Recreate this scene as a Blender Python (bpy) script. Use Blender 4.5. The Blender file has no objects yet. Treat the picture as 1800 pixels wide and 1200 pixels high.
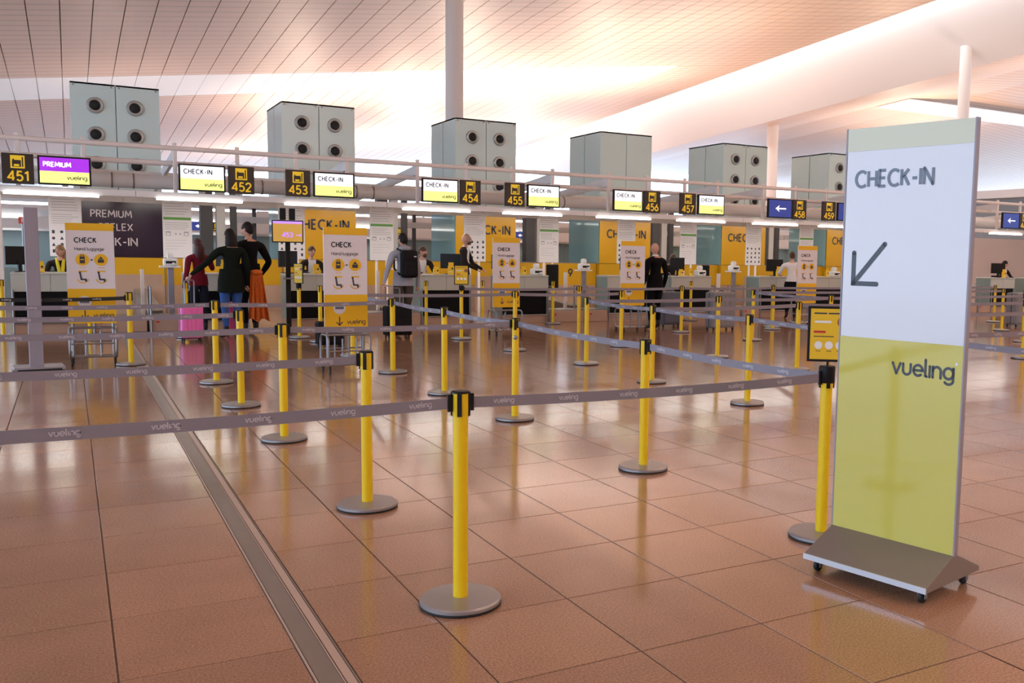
import bpy, bmesh, math, random
from mathutils import Vector, Matrix
random.seed(7)
PI = math.pi
SC = bpy.context.scene
COL = SC.collection

# ------------------------------------------------------------------ camera
CAM_H = 1.6
F_PX, PITCH, ROLL, YAW = 1651.478, 0.0982683853, 0.0183795003, 0.535413031
def _w(v):
    c, s = math.cos(YAW), math.sin(YAW)
    return Vector((v[0]*c+v[1]*s, -v[0]*s+v[1]*c, v[2]))
_cp, _sp, _cr, _sr = math.cos(PITCH), math.sin(PITCH), math.cos(ROLL), math.sin(ROLL)
CR = _w((_cr, _sr*_sp, _sr*_cp)); CU = _w((-_sr, _cr*_sp, _cr*_cp)); CF = _w((0, _cp, -_sp))
cam = bpy.data.cameras.new('camera')
cam.sensor_fit = 'HORIZONTAL'; cam.sensor_width = 36.0
cam.lens = 36.0*F_PX/1800.0
cam.shift_x = -201.257/1800.0; cam.shift_y = 11.16/1800.0
cam.clip_end = 400
camo = bpy.data.objects.new('camera', cam); COL.objects.link(camo)
m = Matrix((CR, CU, -CF)).transposed().to_4x4(); m.translation = (0, 0, CAM_H)
camo.matrix_world = m
SC.camera = camo

# ------------------------------------------------------------------ world, exposure
W = bpy.data.worlds.new('overcast'); SC.world = W
W.use_nodes = True
bg = W.node_tree.nodes['Background']
bg.inputs['Color'].default_value = (0.60, 0.775, 1.0, 1); bg.inputs['Strength'].default_value = 5.0
SC.view_settings.view_transform = 'Standard'
SC.view_settings.look = 'None'
SC.view_settings.gamma = 1.0
SC.view_settings.use_curve_mapping = False
SC.view_settings.exposure = -0.10

# ------------------------------------------------------------------ materials
MATS = {}
def mat(name, col, rough=0.5, metal=0.0, emit=None, es=1.0, spec=0.5, coat=0.0, noise=0.0, nscale=8.0, trans=0.0, alpha=1.0):
    if name in MATS: return MATS[name]
    M = bpy.data.materials.new(name); M.use_nodes = True
    nt = M.node_tree; b = nt.nodes['Principled BSDF']
    b.inputs['Base Color'].default_value = (*col, 1)
    b.inputs['Roughness'].default_value = rough
    b.inputs['Metallic'].default_value = metal
    b.inputs['Specular IOR Level'].default_value = spec
    b.inputs['Coat Weight'].default_value = coat
    b.inputs['Transmission Weight'].default_value = trans
    b.inputs['Alpha'].default_value = alpha
    if emit:
        b.inputs['Emission Color'].default_value = (*emit, 1)
        b.inputs['Emission Strength'].default_value = es
    if noise > 0:
        tc = nt.nodes.new('ShaderNodeTexCoord'); n = nt.nodes.new('ShaderNodeTexNoise')
        n.inputs['Scale'].default_value = nscale; n.inputs['Detail'].default_value = 4
        r = nt.nodes.new('ShaderNodeMapRange')
        r.inputs['To Min'].default_value = 1-noise; r.inputs['To Max'].default_value = 1+noise
        mx = nt.nodes.new('ShaderNodeVectorMath'); mx.operation = 'SCALE'
        mx.inputs[0].default_value = col
        nt.links.new(tc.outputs['Object'], n.inputs['Vector'])
        nt.links.new(n.outputs['Fac'], r.inputs['Value'])
        nt.links.new(r.outputs['Result'], mx.inputs['Scale'])
        nt.links.new(mx.outputs['Vector'], b.inputs['Base Color'])
    MATS[name] = M
    return M

def floor_mat():
    M = bpy.data.materials.new('granite'); M.use_nodes = True
    nt = M.node_tree; b = nt.nodes['Principled BSDF']; L = nt.links.new
    g = nt.nodes.new('ShaderNodeNewGeometry')
    # tone of each tile, from its own cell
    ad = nt.nodes.new('ShaderNodeVectorMath'); ad.operation = 'ADD'; ad.inputs[1].default_value = (-2.568+61.8, -5.78+66.4, 0)
    dv = nt.nodes.new('ShaderNodeVectorMath'); dv.operation = 'DIVIDE'; dv.inputs[1].default_value = (0.618, 0.664, 1)
    fl = nt.nodes.new('ShaderNodeVectorMath'); fl.operation = 'FLOOR'
    wn = nt.nodes.new('ShaderNodeTexWhiteNoise'); wn.noise_dimensions = '2D'
    L(g.outputs['Position'], ad.inputs[0]); L(ad.outputs[0], dv.inputs[0]); L(dv.outputs[0], fl.inputs[0]); L(fl.outputs[0], wn.inputs['Vector'])
    n1 = nt.nodes.new('ShaderNodeTexNoise'); n1.inputs['Scale'].default_value = 105; n1.inputs['Detail'].default_value = 3; n1.inputs['Roughness'].default_value = .7
    n2 = nt.nodes.new('ShaderNodeTexNoise'); n2.inputs['Scale'].default_value = 2.2; n2.inputs['Detail'].default_value = 3
    L(g.outputs['Position'], n1.inputs['Vector']); L(g.outputs['Position'], n2.inputs['Vector'])
    cr = nt.nodes.new('ShaderNodeValToRGB')
    e = cr.color_ramp.elements
    e[0].position = .30; e[0].color = (.235, .118, .066, 1)
    e[1].position = .70; e[1].color = (.49, .285, .188, 1)
    L(n1.outputs['Fac'], cr.inputs['Fac'])
    s1 = nt.nodes.new('ShaderNodeMapRange'); s1.inputs['To Min'].default_value = .90; s1.inputs['To Max'].default_value = 1.08
    s2 = nt.nodes.new('ShaderNodeMapRange'); s2.inputs['To Min'].default_value = .85; s2.inputs['To Max'].default_value = 1.15
    L(wn.outputs['Value'], s1.inputs['Value']); L(n2.outputs['Fac'], s2.inputs['Value'])
    mu = nt.nodes.new('ShaderNodeMath'); mu.operation = 'MULTIPLY'; L(s1.outputs['Result'], mu.inputs[0]); L(s2.outputs['Result'], mu.inputs[1])
    sc = nt.nodes.new('ShaderNodeVectorMath'); sc.operation = 'SCALE'
    L(cr.outputs['Color'], sc.inputs[0]); L(mu.outputs[0], sc.inputs['Scale']); L(sc.outputs['Vector'], b.inputs['Base Color'])
    b.inputs['Roughness'].default_value = .13
    b.inputs['Specular IOR Level'].default_value = .62
    MATS['granite'] = M
    return M

def ceiling_mat(name, col, line):
    M = bpy.data.materials.new(name); M.use_nodes = True
    nt = M.node_tree; b = nt.nodes['Principled BSDF']; L = nt.links.new
    g = nt.nodes.new('ShaderNodeNewGeometry')
    w = nt.nodes.new('ShaderNodeTexWave'); w.wave_type = 'BANDS'; w.bands_direction = 'Y'; w.wave_profile = 'SIN'
    w.inputs['Scale'].default_value = .55; w.inputs['Distortion'].default_value = 0
    L(g.outputs['Position'], w.inputs['Vector'])
    r = nt.nodes.new('ShaderNodeMapRange'); r.inputs['From Max'].default_value = .25; r.inputs['To Min'].default_value = line; r.inputs['To Max'].default_value = 1
    L(w.outputs['Fac'], r.inputs['Value'])
    n = nt.nodes.new('ShaderNodeTexNoise'); n.inputs['Scale'].default_value = .35
    L(g.outputs['Position'], n.inputs['Vector'])
    s2 = nt.nodes.new('ShaderNodeMapRange'); s2.inputs['To Min'].default_value = .93; s2.inputs['To Max'].default_value = 1.05
    L(n.outputs['Fac'], s2.inputs['Value'])
    mu = nt.nodes.new('ShaderNodeMath'); mu.operation = 'MULTIPLY'; L(r.outputs['Result'], mu.inputs[0]); L(s2.outputs['Result'], mu.inputs[1])
    sc = nt.nodes.new('ShaderNodeVectorMath'); sc.operation = 'SCALE'; sc.inputs[0].default_value = col
    L(mu.outputs[0], sc.inputs['Scale']); L(sc.outputs['Vector'], b.inputs['Base Color'])
    b.inputs['Roughness'].default_value = .45
    MATS[name] = M
    return M

GRANITE = floor_mat()
M_GROUT = mat('grout', (.10, .055, .04), .7)
M_CEIL = ceiling_mat('ceiling_slats', (.83, .655, .55), .80)
M_SKY = mat('skylight_diffuser', (.86, .88, .92), .4, emit=(.85, .90, 1.0), es=.16)
M_COVE = mat('cove_tube', (1, 1, 1), .4, emit=(.93, .97, 1.0), es=9.0)
M_COVEW = mat('cove_white', (.84, .84, .86), .5)
M_YEL = mat('post_yellow', (.82, .56, .004), .35, noise=.04, nscale=5)
M_BLK = mat('black_plastic', (.008, .008, .009), .45, spec=.25)
M_BASE = mat('base_grey_metal', (.33, .32, .33), .34, metal=.55, noise=.06, nscale=20)
M_BELT = mat('belt_grey', (.225, .208, .250), .46, noise=.05, nscale=30, spec=.55)
M_PRINT = mat('belt_white_print', (.52, .49, .55), .7)
M_WHITE = mat('white_paint', (.78, .77, .76), .45, noise=.03, nscale=3)
M_STEEL = mat('steel_frame', (.27, .265, .28), .32, metal=.7)
M_STRIPM = mat('strip_metal', (.30, .27, .25), .35, metal=.6, noise=.1, nscale=6)
M_STRIPL = mat('strip_light_stone', (.47, .36, .31), .3, noise=.06, nscale=9)
M_GLASSG = mat('tower_glass', (.64, .79, .765), .10, noise=.04, nscale=.9)
M_TEAL = mat('teal_glass', (.26, .47, .52), .06, noise=.05, nscale=.7)
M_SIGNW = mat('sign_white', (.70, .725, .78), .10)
M_SIGNY = mat('sign_yellow', (.58, .52, .10), .08)
M_SIGNP = mat('sign_pale_yellow', (.60, .61, .44), .10)
M_INK = mat('ink_dark', (.035, .040, .055), .35)
M_INKB = mat('ink_slate', (.12, .15, .21), .3)
M_SBASE = mat('sign_base_taupe', (.26, .225, .20), .4, metal=.35, noise=.05, nscale=7)
M_SLIP = mat('sign_base_lip', (.62, .66, .72), .3, metal=.5)
M_RUB = mat('rubber', (.01, .01, .01), .6)
M_DKBRN = mat('number_board_brown', (.030, .020, .016), .4)
M_NUMY = mat('number_yellow', (.80, .55, .02), .4, emit=(.9, .62, .03), es=.30)
M_SCRW = mat('screen_white', (.8, .8, .8), .3, emit=(.88, .93, 1.0), es=.95)
M_SCRY = mat('screen_yellow', (.8, .8, .2), .3, emit=(.90, .97, .28), es=.95)
M_SCRP = mat('screen_purple', (.3, .02, .6), .3, emit=(.36, .03, .72), es=.9)
M_SCRB = mat('screen_blue', (.02, .03, .2), .3, emit=(.035, .055, .26), es=.8)
M_SCRT = mat('screen_text', (.03, .04, .09), .4)
M_SCRG = mat('screen_gold', (.5, .3, .05), .3, emit=(.48, .27, .06), es=.8)
M_SCRL = mat('screen_lilac', (.5, .3, .9), .3, emit=(.52, .25, .85), es=.9)
M_ARW = mat('arrow_white', (.9, .9, .9), .3, emit=(1, 1, .95), es=1.0)
M_LAMP = mat('light_strip', (1, 1, 1), .3, emit=(1, .96, .90), es=5.0)
M_FILLS = mat('added_soffit_lamp', (1, 1, 1), .3, emit=(1, .95, .88), es=20.0)
M_FILLW = mat('added_wall_lamp', (1, 1, 1), .3, emit=(1, .93, .82), es=9.0)
M_WALLY = mat('wall_panel_yellow', (.64, .335, .003), .3, noise=.04, nscale=1.5)
M_BANDY = mat('band_yellow', (.60, .325, .004), .35, noise=.05, nscale=2)
M_PURP = mat('premium_purple', (.016, .004, .019), .25)
M_SILV = mat('silver_letters', (.50, .44, .46), .35)
M_DESK = mat('desk_panel', (.46, .48, .43), .3, noise=.05, nscale=2)
M_DESKS = mat('desk_side', (.23, .29, .27), .35)
M_DESKB = mat('desk_black', (.004, .004, .005), .5, spec=.12)
M_TAN = mat('stone_tan', (.44, .29, .21), .45, noise=.08, nscale=3)
M_TAND = mat('conveyor_brown', (.16, .115, .085), .6, noise=.08, nscale=3)
M_POST = mat('poster_white', (.70, .66, .66), .5)
M_GREEN = mat('poster_green', (.10, .30, .045), .5)
M_GREYT = mat('poster_grey_text', (.36, .33, .34), .6)
M_PEACH = mat('column_white', (.80, .73, .70), .4, noise=.03, nscale=1)
M_GREY = mat('grey_wall', (.30, .32, .32), .6, noise=.05, nscale=.6)
M_DGREY = mat('dark_grey', (.09, .09, .10), .5)
M_GPOST = mat('grey_post', (.30, .28, .33), .4, noise=.03, nscale=4)
M_NOZ = mat('nozzle_grey', (.40, .41, .40), .3, metal=.4)
M_DARK = mat('dark_hole', (.004, .004, .004), .6)
M_RED = mat('red', (.55, .03, .03), .4)
M_ORNGE = mat('orange_cloth', (.62, .14, .015), .8, noise=.25, nscale=14)
M_PINK = mat('pink_shell', (.80, .16, .46), .3)
M_PINKD = mat('pink_deep', (.55, .05, .20), .4)
M_CASEB = mat('black_fabric_case', (.007, .007, .008), .7, noise=.2, nscale=30, spec=.2)
M_CASEG = mat('grey_shell_case', (.20, .19, .20), .45)
M_CASEN = mat('navy_grey_case', (.10, .11, .15), .5)
M_PAPER = mat('paper_white', (.80, .79, .77), .6)
M_LEAF = mat('leaflet_yellow', (.80, .52, .02), .5)
M_LIME = mat('back_office_lime', (.58, .60, .20), .6, emit=(.6, .62, .2), es=.35)  # light on this wall is put in as a faint glow

# ------------------------------------------------------------------ mesh helpers
class MB:
    def __init__(s): s.v = []; s.f = []; s.mi = []
    def _add(s, vs, fs, mi=0):
        o = len(s.v); s.v += [tuple(p) for p in vs]; s.f += [tuple(i+o for i in f) for f in fs]; s.mi += [mi]*len(fs)
        return s
    def box(s, c, d, rz=0, mi=0, ry=0, rx=0):
        x, y, z = d[0]/2, d[1]/2, d[2]/2
        R = Matrix.Rotation(rz, 3, 'Z') @ Matrix.Rotation(ry, 3, 'Y') @ Matrix.Rotation(rx, 3, 'X')
        vs = [R @ Vector((a*x, b*y, e*z)) + Vector(c) for a, b, e in ((-1,-1,-1),(1,-1,-1),(1,1,-1),(-1,1,-1),(-1,-1,1),(1,-1,1),(1,1,1),(-1,1,1))]
        return s._add(vs, [(0,3,2,1),(4,5,6,7),(0,1,5,4),(1,2,6,5),(2,3,7,6),(3,0,4,7)], mi)
    def bb(s, x0, x1, y0, y1, z0, z1, mi=0):
        return s.box(((x0+x1)/2, (y0+y1)/2, (z0+z1)/2), (x1-x0, y1-y0, z1-z0), mi=mi)
    def tube(s, path, r, n=8, mi=0, cap=True):
        P = [Vector(p) for p in path]; k = len(P)
        rs = r if isinstance(r, (list, tuple)) else [r]*k
        vs = []; fs = []; prev = None
        for i in range(k):
            t = (P[min(i+1, k-1)]-P[max(i-1, 0)]).normalized()
            if prev is None:
                a = Vector((0, 0, 1)) if abs(t.z) < .9 else Vector((1, 0, 0))
                u = t.cross(a).normalized()
            else:
                u = (prev - t*prev.dot(t)).normalized()
            prev = u; w = t.cross(u)
            for j in range(n):
                a = 2*PI*j/n; vs.append(P[i]+(u*math.cos(a)+w*math.sin(a))*rs[i])
        for i in range(k-1):
            for j in range(n):
                fs.append((i*n+j, i*n+(j+1) % n, (i+1)*n+(j+1) % n, (i+1)*n+j))
        if cap: fs += [tuple(range(n-1, -1, -1)), tuple(range((k-1)*n, k*n))]
        return s._add(vs, fs, mi)
    def lathe(s, prof, n=24, c=(0,0,0), mi=0, axis='z', sx=1, sy=1):
        vs = []; fs = []
        for r, z in prof:
            for j in range(n):
                a = 2*PI*j/n; p = (r*math.cos(a)*sx, r*math.sin(a)*sy, z)
                if axis == 'y': p = (p[0], p[2], p[1])
                if axis == 'x': p = (p[2], p[0], p[1])
                vs.append((p[0]+c[0], p[1]+c[1], p[2]+c[2]))
        k = len(prof)
        for i in range(k-1):
            for j in range(n): fs.append((i*n+j, i*n+(j+1) % n, (i+1)*n+(j+1) % n, (i+1)*n+j))
        fs += [tuple(range(n-1, -1, -1)), tuple(range((k-1)*n, k*n))]
        return s._add(vs, fs, mi)
    def ell(s, c, r, n=10, m=7, mi=0, fn=None):
        vs = []; fs = []
        for i in range(m+1):
            t = PI*i/m
            for j in range(n):
                a = 2*PI*j/n; d = Vector((math.sin(t)*math.cos(a), math.sin(t)*math.sin(a), math.cos(t)))
                if fn: d = fn(d)
                vs.append((c[0]+d[0]*r[0], c[1]+d[1]*r[1], c[2]+d[2]*r[2]))
        for i in range(m):
            for j in range(n): fs.append((i*n+j, (i+1)*n+j, (i+1)*n+(j+1) % n, i*n+(j+1) % n))
        return s._add(vs, fs, mi)
    def prism(s, pts, a, b, mi=0):            # pts: (y,z) outline extruded along x from a to b
        n = len(pts)
        vs = [(a, y, z) for y, z in pts]+[(b, y, z) for y, z in pts]
        fs = [tuple(range(n-1, -1, -1)), tuple(range(n, 2*n))]+[(i, (i+1) % n, n+(i+1) % n, n+i) for i in range(n)]
        return s._add(vs, fs, mi)
    def mesh(s, name, mats, bevel=0, smooth=None, recalc=True):
        me = bpy.data.meshes.new(name)
        me.from_pydata(s.v, [], s.f)
        for M in (mats if isinstance(mats, (list, tuple)) else [mats]): me.materials.append(M)
        if any(s.mi): me.polygons.foreach_set('material_index', s.mi)
        if recalc or bevel:
            bm = bmesh.new(); bm.from_mesh(me)
            bmesh.ops.remove_doubles(bm, verts=bm.verts, dist=1e-6)
            if recalc: bmesh.ops.recalc_face_normals(bm, faces=bm.faces)
            if bevel: bmesh.ops.bevel(bm, geom=list(bm.edges), offset=bevel, segments=2, affect='EDGES', profile=.5)
            bm.to_mesh(me); bm.free()
        if smooth is not None:
            me.polygons.foreach_set('use_smooth', [True]*len(me.polygons))
            me.set_sharp_from_angle(angle=math.radians(smooth))
        me.update()
        return me

def link(name, me, parent=None, loc=None, rz=0):
    o = bpy.data.objects.new(name, me); COL.objects.link(o)
    if loc is not None: o.location = loc
    if rz: o.rotation_euler = (0, 0, rz)
    if parent is not None: o.parent = parent
    return o
def tag(o, label, cat, group=None, kind=None):
    o['label'] = label; o['category'] = cat
    if group: o['group'] = group
    if kind: o['kind'] = kind
    return o
def thing(name, label, cat, loc=(0,0,0), rz=0, group=None):
    o = link(name, None, None, loc, rz); o.empty_display_size = .1
    return tag(o, label, cat, group)
def struct(name, me, label=None, loc=(0,0,0)):
    o = link(name, me, None, loc); o['kind'] = 'structure'
    if label: o['label'] = label
    return o

# ------------------------------------------------------------------ stroke lettering
def _arc(cx, cy, rx, ry, a0, a1, n=10):
    return [(cx+rx*math.cos(math.radians(a0+(a1-a0)*i/n)), cy+ry*math.sin(math.radians(a0+(a1-a0)*i/n))) for i in range(n+1)]
XH = .66
def _bowl(cx=.33): return _arc(cx, XH/2, .33, XH/2, 0, 360, 14)
GL = {
 'A': (.78, [[(0,0),(.39,1),(.78,0)],[(.15,.36),(.63,.36)]]),
 'C': (.80, [_arc(.5,.5,.5,.5,48,312,14)]),
 'E': (.50, [[(.5,0),(0,0),(0,1),(.5,1)],[(0,.52),(.45,.52)]]),
 'F': (.50, [[(0,0),(0,1),(.5,1)],[(0,.5),(.44,.5)]]),
 'H': (.66, [[(0,0),(0,1)],[(.66,0),(.66,1)],[(0,.5),(.66,.5)]]),
 'I': (.02, [[(.01,0),(.01,1)]]),
 'K': (.60, [[(0,0),(0,1)],[(.55,1),(.02,.46)],[(.2,.62),(.6,0)]]),
 'L': (.46, [[(0,1),(0,0),(.46,0)]]),
 'M': (.86, [[(0,0),(.1,1),(.43,.3),(.76,1),(.86,0)]]),
 'N': (.70, [[(0,0),(0,1),(.7,0),(.7,1)]]),
 'P': (.50, [[(0,0),(0,1),(.25,1)]+_arc(.25,.74,.26,.26,90,-90,8)+[(0,.48)]]),
 'R': (.54, [[(0,0),(0,1),(.25,1)]+_arc(.25,.74,.26,.26,90,-90,8)+[(0,.48)],[(.25,.48),(.54,0)]]),
 'U': (.62, [[(0,1),(0,.32)]+_arc(.31,.31,.31,.31,180,360,10)+[(.62,1)]]),
 'X': (.64, [[(0,0),(.64,1)],[(0,1),(.64,0)]]),
 '-': (.36, [[(0,.42),(.36,.42)]]),
 ' ': (.22, []),
 '0': (.60, [_arc(.3,.5,.3,.5,0,360,16)]),
 '1': (.30, [[(0,.8),(.26,1),(.26,0)]]),
 '2': (.54, [_arc(.27,.72,.27,.28,170,-25,9)+[(0,0),(.54,0)]]),
 '3': (.54, [_arc(.26,.75,.25,.25,150,-90,9)+_arc(.26,.25,.28,.25,90,-150,9)]),
 '4': (.62, [[(.46,0),(.46,1),(0,.28),(.62,.28)]]),
 '5': (.54, [[(.48,1),(.1,1),(.04,.54)]+_arc(.25,.31,.28,.31,120,-150,10)]),
 '6': (.56, [[(.42,1),(.06,.46)],_arc(.28,.3,.28,.3,0,360,14)]),
 '7': (.54, [[(0,1),(.54,1),(.14,0)]]),
 '8': (.56, [_arc(.28,.76,.23,.24,0,360,12),_arc(.28,.27,.28,.27,0,360,12)]),
 '9': (.56, [_arc(.28,.7,.28,.3,0,360,14),[(.50,.52),(.16,0)]]),
 'v': (.54, [[(0,XH),(.27,0),(.54,XH)]]),
 'u': (.52, [[(0,XH),(0,.26)]+_arc(.26,.26,.26,.26,180,360,8)+[(.52,XH)]]),
 'e': (.62, [[(.02,XH/2),(.62,XH/2)]+_arc(.32,XH/2,.31,XH/2,0,310,12)]),
 'l': (.10, [[(0,1.02),(0,.06),(.10,0)]]),
 'i': (.02, [[(0,XH),(0,0)]]),
 'n': (.52, [[(0,0),(0,XH)],[(0,.38)]+_arc(.26,XH-.26,.26,.26,180,0,8)+[(.52,0)]]),
 'g': (.62, [_arc(.31,XH/2,.31,XH/2,0,360,14),[(.62,XH),(.62,-.1)]+_arc(.34,-.1,.28,.22,0,-150,8)]),
 'a': (.62, [_arc(.31,XH/2,.31,XH/2,0,360,14),[(.62,XH),(.62,0)]]),
 'd': (.62, [_arc(.31,XH/2,.31,XH/2,0,360,14),[(.62,1.05),(.62,0)]]),
}
def text_width(s, sp=.26):
    return sum(GL[c][0] for c in s)+sp*(len(s)-1)
SMALL_PRINT = {'lettering', 'belt_lettering', 'small_print', 'pictograms', 'print', 'number', 'icon', 'icons', 'seat_icons', 'arrow'}
class Art:
    """flat print laid on a board: fn maps (u, v, layer) to a local point"""
    def __init__(s, fn): s.fn = fn; s.mbs = {}; s.part = None
    def _mb(s, M): return s.mbs.setdefault((M.name, s.part), (M, MB()))[1]
    def poly(s, pts, M, layer=1):
        s._mb(M)._add([s.fn(u, v, layer) for u, v in pts], [tuple(range(len(pts)))])
    def rect(s, u0, v0, u1, v1, M, layer=1): s.poly([(u0,v0),(u1,v0),(u1,v1),(u0,v1)], M, layer)
    def disc(s, u, v, r, M, layer=1, n=20): s.poly([(u+r*math.cos(2*PI*i/n), v+r*math.sin(2*PI*i/n)) for i in range(n)], M, layer)
    def stroke(s, pts, w, M, layer=2, round_ends=False):
        """thick line; sharp corners are cut into pieces so every piece keeps its width"""
        h = w/2
        def ang(a, p, b):
            d0 = (p[0]-a[0], p[1]-a[1]); d1 = (b[0]-p[0], b[1]-p[1])
            c = (d0[0]*d1[0]+d0[1]*d1[1])/((math.hypot(*d0)*math.hypot(*d1)) or 1e-9)
            return math.degrees(math.acos(max(-1, min(1, c))))
        def ext(p, q):          # move p away from q by half a width
            l = math.hypot(p[0]-q[0], p[1]-q[1]) or 1e-9
            return (p[0]+(p[0]-q[0])/l*h*.98, p[1]+(p[1]-q[1])/l*h*.98)
        pieces = []; cur = [pts[0]]
        for i in range(1, len(pts)):
            cur.append(pts[i])
            if i < len(pts)-1:
                a = ang(pts[i-1], pts[i], pts[i+1])
                if a > 50:
                    nxt = pts[i]
                    if a < 115: cur[-1] = ext(pts[i], pts[i-1])
                    else: s.disc(pts[i][0], pts[i][1], h, M, layer, 12)
                    pieces.append(cur); cur = [nxt]
        pieces.append(cur)
        for pc in pieces: s._ribbon(pc, h, M, layer)
        if round_ends:
            for p in (pts[0], pts[-1]): s.disc(p[0], p[1], h, M, layer, 12)
    def _ribbon(s, pts, h, M, layer):
        k = len(pts)
        if k < 2: return
        closed = k > 2 and abs(pts[0][0]-pts[-1][0]) < 1e-6 and abs(pts[0][1]-pts[-1][1]) < 1e-6
        def nrm(q0, q1):
            dx, dy = q1[0]-q0[0], q1[1]-q0[1]; l = math.hypot(dx, dy) or 1e-9
            return (-dy/l, dx/l)
        L = []; R = []
        for i in range(k):
            a = pts[i-1] if i else (pts[-2] if closed else None)
            b = pts[i+1] if i < k-1 else (pts[1] if closed else None)
            p = pts[i]
            if a is None: n = nrm(p, b)
            elif b is None: n = nrm(a, p)
            else:
                n0, n1 = nrm(a, p), nrm(p, b)
                mx, my = n0[0]+n1[0], n0[1]+n1[1]; l2 = (mx*mx+my*my) or 1e-9
                n = (mx*2/l2, my*2/l2)
            L.append((p[0]+n[0]*h, p[1]+n[1]*h)); R.append((p[0]-n[0]*h, p[1]-n[1]*h))
        vs = [s.fn(u, v, layer) for u, v in L]+[s.fn(u, v, layer) for u, v in R]
        s._mb(M)._add(vs, [(i, k+i, k+i+1, i+1) for i in range(k-1)])
    def text(s, t, u, v, h, w, M, layer=2, sp=.26, round_ends=False, ws=1.0):
        for c in t:
            wd, strokes = GL[c]
            for st in strokes:
                s.stroke([(u+a*h*ws, v+b*h) for a, b in st], w*h, M, layer, round_ends)
            u += (wd*ws+sp)*h
        return u
    def build(s, parent, names=None):
        out = []
        for k, (M, mb) in s.mbs.items():
            nm = k[1] or (names or {}).get(k[0], 'print')
            o_ = link(nm, mb.mesh(nm, M, recalc=False), parent)
            if nm in SMALL_PRINT: o_['kind'] = 'stuff'
            out.append(o_)
        return out
def board(x0, z0, y, d=.0015):       # local board facing -Y, u to the right, v up
    return lambda u, v, l: (x0+u, y-d*l, z0+v)

# ------------------------------------------------------------------ projection used only to choose which tiles show largest
def to_px(p):
    d = Vector(p)-Vector((0, 0, CAM_H)); z = d.dot(CF)
    if z < .3: return None
    return (1101.26+F_PX*d.dot(CR)/z, 611.16-F_PX*d.dot(CU)/z, z)

# ------------------------------------------------------------------ floor
fm = MB().bb(-30, 80, -12, 82, -.25, -.0022)
floor = struct('floor', fm.mesh('floor', M_GROUT), 'polished pinkish granite tile floor')
TX, TY, TG = .618, .664, .007
tile_mesh = MB().bb(-TX/2+TG/2, TX/2-TG/2, -TY/2+TG/2, TY/2-TG/2, -.02, 0).mesh('floor_tile', GRANITE, bevel=.0015)
S0, S1 = .735, .885                              # metal strip
cells = []
nx0 = int((2.568-S1)/TX)
# right of the strip
for i in range(-nx0, 120):
    for j in range(-26, 114):
        cells.append((2.568+i*TX, 2.568+(i+1)*TX, 5.78-TY*14+(j)*TY-TY*0, 5.78-TY*14+(j+1)*TY))
xr = 2.568-nx0*TX
for j in range(-26, 114):                        # cut column beside the strip
    cells.append((S1, xr, 5.78-TY*14+j*TY, 5.78-TY*14+(j+1)*TY))
for i in range(0, 46):                           # left of the strip, joints shifted
    for j in range(-26, 114):
        x1 = S0 if i == 0 else .105-(i-1)*TX
        x0 = .105-i*TX
        cells.append((x0, x1, 5.80-TY*14+j*TY, 5.80-TY*14+(j+1)*TY))
def cell_area(c):
    x0, x1, y0, y1 = c
    q = [to_px((x, y, 0)) for x, y in ((x0,y0),(x1,y0),(x1,y1),(x0,y1))]
    if any(p is None for p in q): return 0
    cx = sum(p[0] for p in q)/4; cy = sum(p[1] for p in q)/4
    if not (-60 < cx < 1860 and cy < 1260): return 0
    return abs(sum(q[i][0]*q[(i+1) % 4][1]-q[(i+1) % 4][0]*q[i][1] for i in range(4)))/2
cells = [c for c in cells if c[2] > -11 and c[3] < 80 and c[0] > -28 and c[1] < 76]
cells.sort(key=cell_area, reverse=True)
for c in cells[:300]:
    o = link('floor_tile', tile_mesh, floor, ((c[0]+c[1])/2, (c[2]+c[3])/2, 0))
    o.scale = ((c[1]-c[0]-TG)/(TX-TG), 1, 1)
far = MB()
for c in cells[300:]:
    x0, x1, y0, y1 = c[0]+TG/2, c[1]-TG/2, c[2]+TG/2, c[3]-TG/2
    far._add([(x0,y0,0),(x1,y0,0),(x1,y1,0),(x0,y1,0)], [(0,1,2,3)])
fo = link('floor_tiles', far.mesh('floor_tiles', GRANITE, recalc=False), floor); fo['kind'] = 'stuff'
# expansion strip let into the floor
st = struct('trim_1', MB().bb(S0+.012, S0+.092, -8, 79, -.002, .001).mesh('trim_1', M_STRIPM), 'grey metal expansion strip running through the tile floor')
link('edge_rail', MB().bb(S0+.001, S0+.009, -8, 79, -.002, .0025).mesh('edge_rail', M_STRIPL), st)
link('stone_insert', MB().bb(S0+.104, S1-.012, -8, 79, -.002, .001).mesh('stone_insert', M_STRIPL), st)
link('edge_rail', MB().bb(S0+.094, S0+.099, -8, 79, -.002, .0025).mesh('edge_rail', M_STRIPL), st)
link('edge_rail', MB().bb(S1-.009, S1-.003, -8, 79, -.002, .0015).mesh('edge_rail', M_STRIPM), st)

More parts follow.
